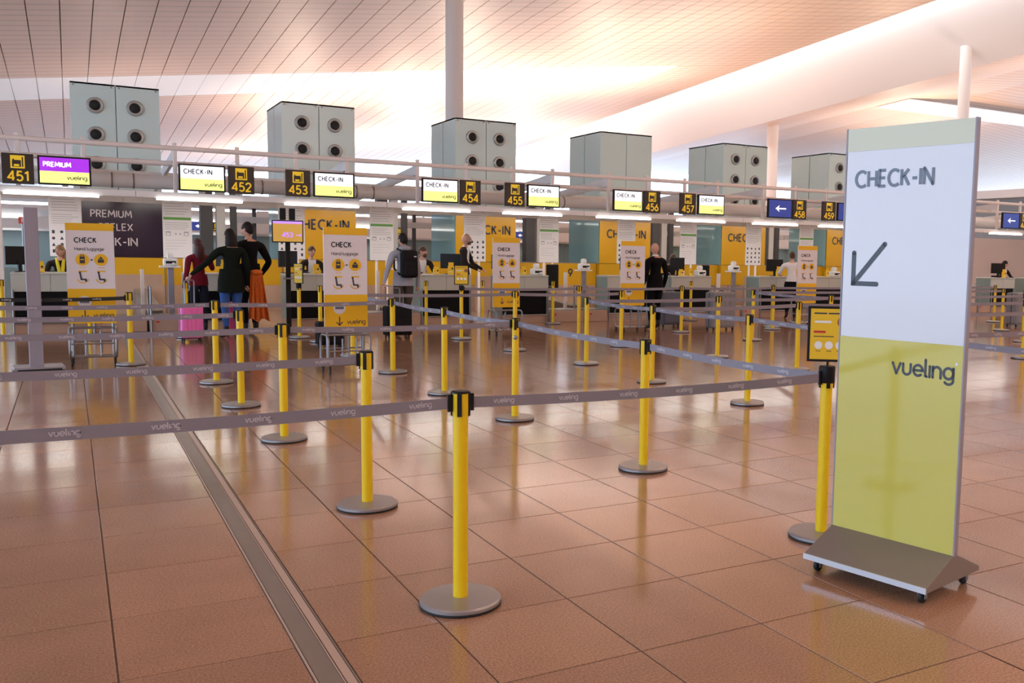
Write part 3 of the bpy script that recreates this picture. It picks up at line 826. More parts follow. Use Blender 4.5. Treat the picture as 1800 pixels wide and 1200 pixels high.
# low yellow screens between the towers
for k in range(6):
    x0, x1 = 2.03+PER*k, 4.78+PER*k
    t = thing('low_screen', 'low yellow screen wall between the %s and %s duct towers' % (ORD[k], ORD[k+1]), 'screen wall', ((x0+x1)/2, 25.75, 0), 0, 'low yellow screens')
    w = (x1-x0)/2
    link('panel', MB().bb(-w, w, -.03, .03, .66, 1.32).mesh('panel', M_BANDY), t)
    link('foot', MB().bb(-w, w, -.04, .04, 0, .655).mesh('foot', M_TAN), t)
    link('cap', MB().bb(-w, w, -.04, .04, 1.322, 1.35).mesh('cap', M_STEEL), t)
    if k == 2:
        a = Art(board(0, 0, -.031)); a.text('9', .42, .92, .22, .2, M_INK, 2); a.build(t, {M_INK.name: 'lettering'})
    # steel columns in the gap
    for dx, wd, mt, nm in ((-.55, .30, M_DGREY, 'dark'), (-.20, .22, M_WHITE, 'pale'), (.12, .16, M_DGREY, 'slim dark')):
        c = thing('steel_column', '%s steel column behind the low screen right of the %s tower' % (nm, ORD[k]), 'column', ((x0+x1)/2+dx+.3, 27.2, 0), 0, 'columns behind the screens')
        link('shaft', MB().bb(-wd/2, wd/2, -wd/2, wd/2, 0, 3.1).mesh('shaft', mt, bevel=.01), c)
        link('plate', MB().bb(-wd*.7, wd*.7, -wd*.7, wd*.7, 0, .03).mesh('plate', M_STEEL), c)

# canopy sections: rail, posts, beams, soffit, light strips, added fill lamps
def canopy(k):
    xc = 3.43+PER*k; a, b = xc-PER/2, xc+PER/2
    n0, n1 = 452+2*k, 453+2*k
    t = thing('canopy', 'white steel canopy section above desks %d and %d, %s from the left' % (n0, n1, ORD[k+1]), 'canopy', (xc, YS, 0), 0, 'counter canopies')
    w = PER/2
    link('front_beam', MB().bb(-w+.004, w-.004, -.02, .06, 2.50, 2.615).mesh('front_beam', M_WHITE, bevel=.006), t)
    sof = MB().prism([(.06, 2.56), (5.6, 2.745), (5.6, 2.80), (.06, 2.61)], -w+.004, w-.004)
    link('soffit', sof.mesh('soffit', M_WHITE), t)
    link('top_rail', MB().tube([(-w, .02, 3.43), (w, .02, 3.43)], .045, 12).mesh('top_rail', M_PEACH, smooth=40), t)
    link('mid_rail', MB().tube([(-w, .35, 3.17), (w, .35, 3.17)], .05, 10).mesh('mid_rail', M_PEACH, smooth=40), t)
    link('air_duct', MB().tube([(-w, 1.2, 2.86), (w, 1.2, 2.86)], .14, 14).mesh('air_duct', M_WHITE, smooth=40), t)
    for dx in (-w+.02, 0.05, w-.35): link('duct_band', MB().tube([(dx, 1.2, 2.86), (dx+.03, 1.2, 2.86)], .15, 14).mesh('duct_band', M_STEEL, smooth=40), t)
    link('back_beam', MB().bb(-w, w, 2.6, 2.75, 2.85, 3.15).mesh('back_beam', M_WHITE), t)
    for dx in (3.95-3.43, 4.95-3.43, 6.43-3.43-PER, 7.52-3.43-PER):
        link('rail_post', MB().bb(dx-.035, dx+.035, -.0, .06, 2.58, 3.53).mesh('rail_post', M_PEACH, bevel=.008), t)
    for dx in (4.95-3.43, 6.43-3.43-PER):
        br = MB().prism([(.06, 3.22), (.06, 3.42), (5.7, 2.98), (5.7, 2.80)], dx-.03, dx+.03)
        link('bracket_beam', br.mesh('bracket_beam', M_WHITE), t)
    for x0, x1, nm in ((1.44-3.43, 2.93-3.43, 0), (3.72-3.43, 5.17-3.43, 1)):
        link('light_strip', MB().bb(x0, x1, -.06, .04, 2.462, 2.498).mesh('light_strip', M_LAMP, bevel=.006), t)
    for dx in (-.55, .30, 1.9, -1.6):
        s = MB()
        for q in (-.09, .09):
            for y in (.9, 1.2): s.lathe([(.055, 2.54+.033*y-.0), (.055, 2.57+.033*y)], 12, c=(dx+q, y, 0))
        link('downlight', s.mesh('downlight', M_DARK), t)
    link('added_soffit_lamp', MB().box((0, 2.3, 2.626), (PER-.5, .22, .012), rx=.0334).mesh('added_soffit_lamp', M_FILLS), t)  # flush glowing strip added under the soffit to brighten the posters
    link('added_lamp_shield', MB().bb(-w+.004, w-.004, 4.68, 4.72, 2.585, 2.72).mesh('added_lamp_shield', M_WHITE), t)  # pale fascia band, put in to hide the added lamp behind it
    link('added_wall_lamp', MB().bb(-w+.2, w-.2, 4.75, 4.90, 2.66, 2.715).mesh('added_wall_lamp', M_FILLW), t)  # glowing strip added to brighten the tower name panels
    return t
for k in range(-1, 6): canopy(k)
link_x = -1.05
t = thing('canopy_post', 'pale square post carrying the canopy at the left edge', 'post', (-1.06, 19.9, 0), 0)
link('shaft', MB().bb(-.07, .07, -.07, .07, 0, 2.50).mesh('shaft', M_PEACH, bevel=.01), t)
link('plate', MB().bb(-.12, .12, -.12, .12, 0, .02).mesh('plate', M_STEEL), t)

# number boards and screens
def number_board(n, x):
    t = thing('number_board', 'brown hanging number board reading %d, %s board from the left' % (n, od(n)), 'sign', (x, YS-.10, 0), 0, 'desk number boards')
    w = .235
    link('panel', MB().bb(-w, w, -.03, .03, 2.635, 3.155).mesh('panel', M_DKBRN, bevel=.006), t)
    a = Art(board(-w, 2.635, -.0305, .002))
    a.rect(.13, .265, .34, .485, M_NUMY, 1)
    a.rect(.155, .290, .285, .405, M_DKBRN, 2); a.rect(.165, .400, .185, .425, M_DKBRN, 2); a.rect(.298, .290, .318, .46, M_DKBRN, 2)
    a.rect(.18, .30, .26, .335, M_NUMY, 3)
    s_ = .155; tw = text_width(str(n), .22)*s_
    a.text(str(n), w-tw/2, .055, s_, .18, M_NUMY, 1, sp=.22)
    a.build(t, {M_NUMY.name: 'number', M_DKBRN.name: 'icon'})
    link('hanger', MB().bb(-.02, .02, .02, .05, 2.60, 3.2).mesh('hanger', M_WHITE), t)
def screen(n, x, kind):
    lab = {'check': 'white and yellow check-in screen beside number %d', 'premium': 'purple and yellow premium screen beside number %d', 'arrow': 'dark blue screen with white arrow beside number %d'}[kind] % n+', %s screen from the left' % od(n)
    t = thing('hanging_screen', lab, 'screen', (x, YS-.12, 0), 0, 'hanging desk screens')
    w = .405
    link('bezel', MB().bb(-w, w, -.035, .030, 2.645, 3.145).mesh('bezel', M_BLK, bevel=.008), t)
    a = Art(board(-w, 2.645, -.0355, .002)); bw = .03; W2 = 2*w; H2 = .50
    if kind == 'arrow':
        a.rect(bw, bw, W2-bw, H2-bw, M_SCRB, 1)
        a.stroke([(.30, .25), (.60, .25)], .035, M_ARW, 2); a.poly([(.24, .25), (.38, .34), (.34, .25), (.38, .16)], M_ARW, 2)
    else:
        a.rect(bw, .235, W2-bw, H2-bw, M_SCRP if kind == 'premium' else M_SCRW, 1)
        a.rect(bw, bw, W2-bw, .235, M_SCRY, 1)
        if kind == 'premium': a.text('PREMIUM', .09, .315, .075, .24, M_ARW, 2, sp=.26)
        else: a.text('CHECK-IN', .09, .325, .080, .19, M_SCRT, 2, sp=.32, ws=.85)
        a.text('vueling', .44, .10, .075, .15, M_SCRT, 2, sp=.18)
    a.build(t, {M_SCRT.name: 'lettering', M_ARW.name: 'lettering', M_SCRW.name: 'picture', M_SCRY.name: 'picture', M_SCRP.name: 'picture', M_SCRB.name: 'picture'})
    link('bracket', MB().bb(-.05, .05, .03, .058, 2.62, 3.0).mesh('bracket', M_WHITE), t)
for k in range(-1, 6):
    if k >= 0:
        number_board(452+2*k, 2.905+PER*k); screen(452+2*k, 2.215+PER*k, 'check' if k < 3 else 'arrow')
    number_board(453+2*k, 3.955+PER*k); screen(453+2*k, 4.65+PER*k, 'premium' if k < 0 else ('check' if k < 3 else 'arrow'))

# hanging information posters
def poster(x0, x1, label, green):
    t = thing('hanging_poster', label, 'poster', ((x0+x1)/2, 23.64, 0), 0, 'hanging information posters')
    w = (x1-x0)/2; zb_, zt_ = 1.356, 2.655
    link('sheet', MB().bb(-w, w, -.012, .012, zb_, zt_).mesh('sheet', M_POST, bevel=.003), t)
    a = Art(board(-w, zb_, -.0125, .002)); H_ = zt_-zb_
    rnd = random.Random(int(x0*100))
    for i in range(5):
        v = H_*(.93-.045*i); a.rect(.05, v, .05+(2*w-.1)*rnd.uniform(.7, 1), v+.012, M_GREYT, 1)
    if green:
        a.rect(.02, H_*.655, 2*w-.02, H_*.70, M_GREEN, 1)
        for i in range(4):
            v = H_*(.60-.035*i); a.rect(.05, v, .05+(2*w-.1)*rnd.uniform(.6, 1), v+.010, M_GREYT, 1)
        for u in (.06, 2*w-.17): a.rect(u, H_*.38, u+.10, H_*.455, M_GREYT, 1); a.rect(u+.015, H_*.39, u+.085, H_*.43, M_POST, 2)
        for u in (.24, .33): a.poly([(u, H_*.40), (u+.05, H_*.40), (u+.025, H_*.44)], M_GREYT, 1)
        for i in range(4): a.rect(.05, H_*(.30-.05*i), .05+(2*w-.1)*rnd.uniform(.5, .9), H_*(.30-.05*i)+.006, M_GREYT, 1)
    else:
        for i in range(5):
            v = H_*(.68-.035*i); a.rect(.05, v, .05+(2*w-.1)*rnd.uniform(.6, 1), v+.010, M_GREYT, 1)
        for r_ in range(4):
            for c_ in range(4):
                u = .075+c_*(2*w-.15)/3.0; v = H_*(.40-.105*r_)
                q = (r_*4+c_) % 3
                if q == 0: a.rect(u-.025, v-.035, u+.025, v+.035, M_INK, 1)
                elif q == 1: a.disc(u, v, .032, M_INK, 1, 8)
                else: a.poly([(u-.035, v-.03), (u+.035, v-.03), (u, v+.04)], M_INK, 1)
    a.build(t, {M_GREYT.name: 'small_print', M_GREEN.name: 'green_stripe', M_INK.name: 'pictograms', M_POST.name: 'small_print'})
    for s in (-1, 1): link('hanging_rod', MB().tube([(s*w*.7, 0, zt_-.02), (s*w*.7, 0, zt_+.025)], .008, 6).mesh('hanging_rod', M_STEEL), t)
    link('foot_rod', MB().bb(-.16, -.10, .02, .05, .0, zb_+.3).bb(.10, .16, .02, .05, .0, zb_+.3).mesh('foot_rod', M_PEACH), t)
for k in range(0, 7):
    if k < 6: poster(1.84+PER*k, 2.44+PER*k, 'hanging white poster with a green stripe, %s of its kind from the left' % ORD[k], True)
    poster(-.34+PER*k, .27+PER*k, 'hanging white poster with dark pictograms, %s of its kind from the left' % ORD[k], False)

# desks and what stands on them
def desk(n, x0, x1):
    t = thing('check_in_desk', 'steel and black check-in desk %d, the %s from the left' % (n, od(n)), 'desk', ((x0+x1)/2, YD, 0), 0, 'check-in desks')
    w = (x1-x0)/2
    link('top', MB().bb(-w, w, -.02, .60, 1.065, 1.10).mesh('top', M_DESK, bevel=.005), t)
    link('upper_panel', MB().bb(-w, 0-.003, 0, .03, .76, 1.062).mesh('upper_panel', M_DESK), t)
    link('upper_panel', MB().bb(.003, w, 0, .03, .76, 1.062).mesh('upper_panel', M_DESK), t)
    link('side_panel', MB().bb(-w, -w+.03, .032, .58, .18, 1.062).mesh('side_panel', M_DESKS), t)
    link('side_panel', MB().bb(w-.03, w, .032, .58, .18, 1.062).mesh('side_panel', M_DESKS), t)
    link('black_front', MB().bb(-w+.04, w-.04, .02, .05, .19, .757).mesh('black_front', M_DESKB), t)
    link('plinth', MB().bb(-w, w, .03, .58, 0, .178).mesh('plinth', M_TAN), t)
    for s in (-1, 1): link('bumper_frame', MB().tube([(s*(w-.02), -.03, 0), (s*(w-.02), -.03, .80)], .016, 8).mesh('bumper_frame', M_STEEL, smooth=40), t)
    link('bumper_rail', MB().tube([(-w+.02, -.03, .185), (w-.02, -.03, .185)], .012, 8).mesh('bumper_rail', M_STEEL, smooth=40), t)
def desk_monitor(x, y, rz, label):
    t = thing('desk_monitor', label, 'monitor', (x, y, 1.10), rz, 'desk monitors')
    link('screen', MB().bb(-.23, .23, -.02, .02, .13, .46).mesh('screen', M_BLK, bevel=.006), t)
    link('stand', MB().bb(-.03, .03, 0, .04, .01, .2).mesh('stand', M_BLK), t)
    link('foot', MB().bb(-.12, .12, -.08, .10, 0, .015).mesh('foot', M_BLK), t)
def leaflet_box(x, y, rz, label, h=.2):
    t = thing('leaflet_box', label, 'leaflet box', (x, y, 1.10), rz, 'yellow leaflet boxes')
    link('box', MB().bb(-.065, .065, -.03, .03, 0, h*.7).mesh('box', M_LEAF, bevel=.004), t)
    link('leaflet', MB().bb(-.055, .055, -.012, .012, h*.2, h).mesh('leaflet', M_LEAF), t)
    a = Art(board(-.065, 0, -.0305)); a.disc(.09, h*.5, .022, M_INK, 1, 10); a.rect(.02, h*.2, .10, h*.26, M_PAPER, 1); a.build(t)
def tag_printer(x, y, z, label, pole=False):
    t = thing('tag_printer', label, 'printer', (x, y, 0 if pole else z), 0, 'white bag tag printers')
    z0_ = z if pole else 0
    link('housing', MB().bb(-.13, .13, -.11, .11, z0_, z0_+.15).mesh('housing', M_PAPER, bevel=.03), t)
    link('paper_roll', MB().lathe([(.07, -.05), (.07, .05)], 14, axis='x', c=(0, .02, z0_+.20)).mesh('paper_roll', M_PAPER, smooth=40), t)
    link('slot', MB().bb(-.09, .09, -.118, -.108, z0_+.05, z0_+.10).mesh('slot', M_BLK), t)
    link('tag_strip', MB().bb(.02, .07, -.17, -.11, z0_+.03, z0_+.07).mesh('tag_strip', M_PAPER), t)
    if pole:
        link('pole', MB().bb(-.055, .055, -.04, .04, 0, z0_).mesh('pole', M_GPOST, bevel=.006), t)
        link('shelf', MB().bb(-.2, .17, -.13, .13, z0_-.03, z0_-.001).mesh('shelf', M_WHITE), t)
def office_chair(x, y, rz, label, seat=.62, backh=.55):
    t = thing('office_chair', label, 'chair', (x, y, 0), rz, 'black office chairs')
    link('seat', MB().bb(-.23, .23, -.22, .22, seat-.07, seat).mesh('seat', M_CASEB, bevel=.03), t)
    link('backrest', MB().bb(-.22, .22, -.27, -.21, seat+.10, seat+.10+backh).mesh('backrest', M_CASEB, bevel=.03), t)
    link('back_bar', MB().tube([(0,-.05,seat-.06),(0,-.26,seat-.03),(0,-.28,seat+.3)], .02, 8).mesh('back_bar', M_BLK), t)
    link('column', MB().tube([(0,0,.08),(0,0,seat-.06)], .03, 10).mesh('column', M_STEEL, smooth=40), t)
    for i in range(5):
        a = 2*PI*i/5
        l = link('leg', MB().tube([(0,0,.10),(.28*math.cos(a),.28*math.sin(a),.07)], [.025,.018], 8).mesh('leg', M_BLK), t)
        link('wheel', MB().ell((.28*math.cos(a), .28*math.sin(a), .03), (.03, .03, .03), 8, 6).mesh('wheel', M_RUB), l)
    for s in (-1, 1):
        link('armrest', MB().tube([(s*.24,-.05,seat-.03),(s*.27,-.05,seat+.2),(s*.27,.15,seat+.2)], .018, 8).mesh('armrest', M_BLK), t)
def conveyor(k):
    x0, x1 = (4.99-PER)+PER*k, 1.87+PER*k
    n0, n1 = 451+2*k, 452+2*k
    t = thing('baggage_conveyor', 'tan baggage scale and conveyor between desks %d and %d, %s from the left' % (n0, n1, ORD[k]), 'conveyor', ((x0+x1)/2, YD, 0), 0, 'baggage conveyors')
    w = (x1-x0)/2
    for s in (-1, 1):
        a, b = (-w, .13) if s < 0 else (.17, w)
        link('scale_step', MB().bb(a, b, -.05, .75, 0, .27).mesh('scale_step', M_TAN, bevel=.01), t)
        link('scale_top', MB().bb(a+.03, b-.03, 0, .72, .272, .29).mesh('scale_top', M_STEEL), t)
        if s > 0: link('belt_bed', MB().prism([(.78, .0), (.78, .34), (4.6, .62), (4.6, .0)], a, b-.30).mesh('belt_bed', M_TAND), t)
        link('guard_rail', MB().tube([(a+.03, -.08, .0), (a+.03, -.08, .84), (a+.03, .6, .84), (a+.03, .6, .30)], .018, 8).mesh('guard_rail', M_STEEL, smooth=40), t)
        link('warning_label', MB().bb(a+.12, a+.17, -.056, -.0505, .16, .20).mesh('warning_label', M_RED), t)
    link('back_wall', MB().bb(-w, w, 4.62, 4.70, 0, .95).mesh('back_wall', M_TAN), t)
    link('side_screen', MB().bb(.10, .16, .9, 1.0, .0, 1.15).mesh('side_screen', M_PEACH), t)
for k in range(0, 6): conveyor(k)
for k in range(0, 7):
    desk(451+2*k, 3.76-PER+PER*k, 4.96-PER+PER*k)
    if k < 6: desk(452+2*k, 1.90+PER*k, 3.05+PER*k)
for k in range(0, 6):
    no, ne = 451+2*k, 452+2*k
    xo, xe = 3.76-PER+PER*k, 1.90+PER*k
    desk_monitor(xo+.12 if k != 3 else xo+.42, YD+.42, PI+.5 if k != 3 else PI+.1, 'black desk monitor on the %s desk from the left' % od(no))
    desk_monitor(xe+.83, YD+.42, PI-.5, 'black desk monitor on the %s desk from the left' % od(ne))
    leaflet_box(xo+.62 if k else xo+.45, YD+.12, .2, 'yellow leaflet box on the %s desk from the left' % od(no))
    leaflet_box(xe+.72, YD+.10, -.15, 'yellow leaflet box on the %s desk from the left' % od(ne), .27)
    if k: tag_printer(xo+1.0, YD+.22, 1.10, 'white tag printer on the right end of the %s desk from the left' % od(no))
    tag_printer(xe-.16, YD+.95, 1.22, 'white tag printer on a grey pole beside the %s desk from the left' % od(ne), True)
leaflet_box(6.95, YD+.14, .1, 'small yellow leaflet box at the left of desk 454', .17)
leaflet_box(13.42, YD+.12, .1, 'small yellow leaflet box beside the person behind the monitor on desk 457', .17)
office_chair(10.28, 21.4, .4, 'black office chair standing free right of desk 455', .62, .62)
office_chair(14.92, 21.4, .2, 'black office chair standing free left of desk 458', .62, .65)

# queue display in front of desk 453
t = thing('queue_display', 'gold queue display showing 453 on a black pole with two speakers', 'display', (3.63, 18.95, 0), -.12)
link('pole', MB().bb(-.045, .045, -.03, .03, .03, 1.75).mesh('pole', M_BLK, bevel=.005), t)
link('foot', MB().bb(-.2, .2, -.2, .2, 0, .03).mesh('foot', M_BLK, bevel=.005), t)
sc = link('screen', MB().bb(-.285, .285, -.07, -.03, 1.72, 2.145).mesh('screen', M_BLK, bevel=.008), t)
a = Art(board(-.285, 1.72, -.0705, .002))
a.rect(.02, .02, .55, .36, M_SCRG, 1); a.rect(.02, .36, .55, .405, M_SCRL, 1)
u = a.text('453', .19, .105, .085, .22, M_SCRL, 2, sp=.22); a.stroke([(u+.05, .145), (u+.12, .145)], .018, M_SCRL, 2); a.poly([(u+.11, .175), (u+.15, .145), (u+.11, .115)], M_SCRL, 2)
a.build(sc, {M_SCRG.name: 'picture', M_SCRL.name: 'lettering'})
for s in (-1, 1): link('speaker', MB().bb(s*.085-.055, s*.085+.055, -.06, .05, 2.15, 2.37).mesh('speaker', M_BLK, bevel=.008), t)
link('printer_shelf', MB().bb(-.1, .22, -.1, .1, 1.02, 1.05).mesh('printer_shelf', M_STEEL), t)

# ------------------------------------------------------------------ rear check-in row seen through the gaps
M_REARW = mat('rear_white', (.70, .70, .70), .5)
M_REARG = mat('rear_glass', (.30, .42, .43), .15)
for k in range(-1, 7):
    xc = 3.4+5.4*k
    t = thing('rear_canopy', 'bright rear row canopy seen in the gap %s' % ('left of the first duct tower' if k < 0 else 'right of the %s duct tower' % ORD[k]), 'canopy', (xc, 33.0, 0), 0, 'rear row canopies')
    link('beam', MB().bb(-2.69, 2.69, 0, .3, 2.42, 2.62).mesh('beam', M_REARW), t)
    link('upper_beam', MB().bb(-2.69, 2.69, .1, .4, 2.85, 3.1).mesh('upper_beam', M_REARW), t)
    link('light_strip', MB().bb(-2.0, 1.2, -.1, .1, 2.36, 2.41).mesh('light_strip', M_LAMP), t)
    link('light_strip', MB().bb(-1.2, 2.0, .3, .5, 2.78, 2.83).mesh('light_strip', M_LAMP), t)
    link('glass_screen', MB().bb(-2.69, 2.69, .5, .54, .9, 2.0).mesh('glass_screen', M_REARG), t)
    link('shelf_beam', MB().bb(-2.69, 2.69, .3, .5, 2.0, 2.07).mesh('shelf_beam', M_WHITE), t)
    link('counter_front', MB().bb(-2.69, 2.69, .2, .54, 0, .9).mesh('counter_front', M_DESKS), t)
    for s in (-1.9, 1.9): link('post', MB().bb(s-.06, s+.06, .1, .2, 0, 2.9).mesh('post', M_DGREY), t)
def rear_sign(x, z, blue, label):
    t = thing('rear_sign', label, 'sign', (x, 32.82, 0), 0, 'rear row signs')
    w = .24
    link('panel', MB().bb(-w, w, -.03, .03, z, z+.28).mesh('panel', M_SCRB if blue else M_DKBRN, bevel=.005), t)
    link('hanger', MB().bb(-.02, .02, -.01, .172, z+.275, z+.31).mesh('hanger', M_STEEL), t)
    a = Art(board(-w, z, -.0305, .002))
    if blue: a.stroke([(.18, .14), (.36, .14)], .03, M_ARW, 1); a.poly([(.10, .14), (.20, .20), (.20, .08)], M_ARW, 1)
    else: a.rect(.16, .10, .32, .24, M_NUMY, 1); a.rect(.14, .03, .34, .07, M_NUMY, 1)
    a.build(t, {M_ARW.name: 'arrow', M_NUMY.name: 'icon'})
GN = ['second', 'third', 'fourth', 'fifth', 'sixth', 'seventh']
for k, (xb, xs) in enumerate(((3.62, 4.12), (9.55, 10.05), (14.75, 14.25), (19.6, 20.1), (26.0, 25.5))):
    rear_sign(xb, 2.13, True, 'small blue arrow sign far behind, in the gap before the %s duct tower' % GN[k])
    rear_sign(xs, 2.13, False, 'small brown number sign far behind, in the gap before the %s duct tower' % GN[k])
t = thing('red_sign', 'small red sign with white mark far behind desk 451', 'sign', (-.935, 27.0, 0))
link('panel', MB().bb(-.075, .075, -.01, .01, 2.09, 2.25).mesh('panel', M_RED), t)
link('pole', MB().tube([(0, .03, 0), (0, .03, 2.2)], .02, 8).mesh('pole', M_STEEL), t)
a = Art(board(-.075, 2.09, -.0105)); a.rect(.065, .03, .085, .13, M_PAPER, 1); a.build(t)
t = thing('lime_cabin', 'lime green back office wall with added glow in the gap before the sixth tower', 'wall', (23.2, 30.5, 0))
link('panel', MB().bb(-1.0, 1.0, 0, .1, 0, 2.0).mesh('panel', M_LIME), t); link('cap', MB().bb(-1.05, 1.05, -.1, .2, 2.0, 2.1).mesh('cap', M_WHITE), t)

# ------------------------------------------------------------------ people
M_SKIN = mat('skin', (.62, .34, .24), .55); M_EYE = mat('eye_dark', (.02, .012, .01), .3); M_LIP = mat('lip', (.42, .15, .12), .5)
M_H_DK = mat('hair_dark', (.012, .007, .006), .6, spec=.25); M_H_BR = mat('hair_brown', (.085, .032, .014), .6); M_H_RED = mat('hair_auburn', (.06, .012, .010), .55)
M_H_BL = mat('hair_fair', (.30, .17, .07), .6); M_BEARD = mat('beard_brown', (.10, .035, .015), .7)
def cloth(name, c, n=.12): return mat(name, c, .9, noise=n, nscale=12, spec=.12)
C_BLACK = cloth('cloth_black', (.006, .006, .007)); C_DKGRN = cloth('cloth_dark_olive', (.009, .012, .009)); C_RED = cloth('cloth_wine', (.17, .012, .026))
C_JEAN = cloth('cloth_denim', (.045, .11, .33)); C_GREY = cloth('cloth_grey_marl', (.36, .36, .41)); C_BROWN = cloth('cloth_brown_grey', (.075, .065, .055))
C_WHITE = cloth('cloth_white', (.78, .77, .76), .05); C_SUIT = cloth('cloth_suit', (.030, .022, .020)); C_NAVY = cloth('cloth_navy', (.02, .022, .035))
M_SHOE = mat('shoe_black', (.012, .012, .012), .5); M_YSCARF = mat('scarf_yellow', (.75, .62, .02), .7)

def skin_mesh(pts, edges, radii):
    me = bpy.data.meshes.new('tmp'); me.from_pydata(pts, edges, [])
    ob = bpy.data.objects.new('tmp', me); COL.objects.link(ob)
    md = ob.modifiers.new('skin', 'SKIN'); md.use_smooth_shade = True; md.branch_smoothing = .6
    sv_ = me.skin_vertices[0].data
    for i, r in enumerate(radii):
        sv_[i].radius = r if isinstance(r, tuple) else (r, r)
    sv_[0].use_root = True
    sb = ob.modifiers.new('sub', 'SUBSURF'); sb.levels = 1; sb.render_levels = 1
    bpy.context.view_layer.update()
    dg = bpy.context.evaluated_depsgraph_get()
    ev = bpy.data.meshes.new_from_object(ob.evaluated_get(dg))
    vs = [tuple(v.co) for v in ev.vertices]; fs = [tuple(p.vertices) for p in ev.polygons]
    bpy.data.objects.remove(ob); bpy.data.meshes.remove(me); bpy.data.meshes.remove(ev)
    return vs, fs

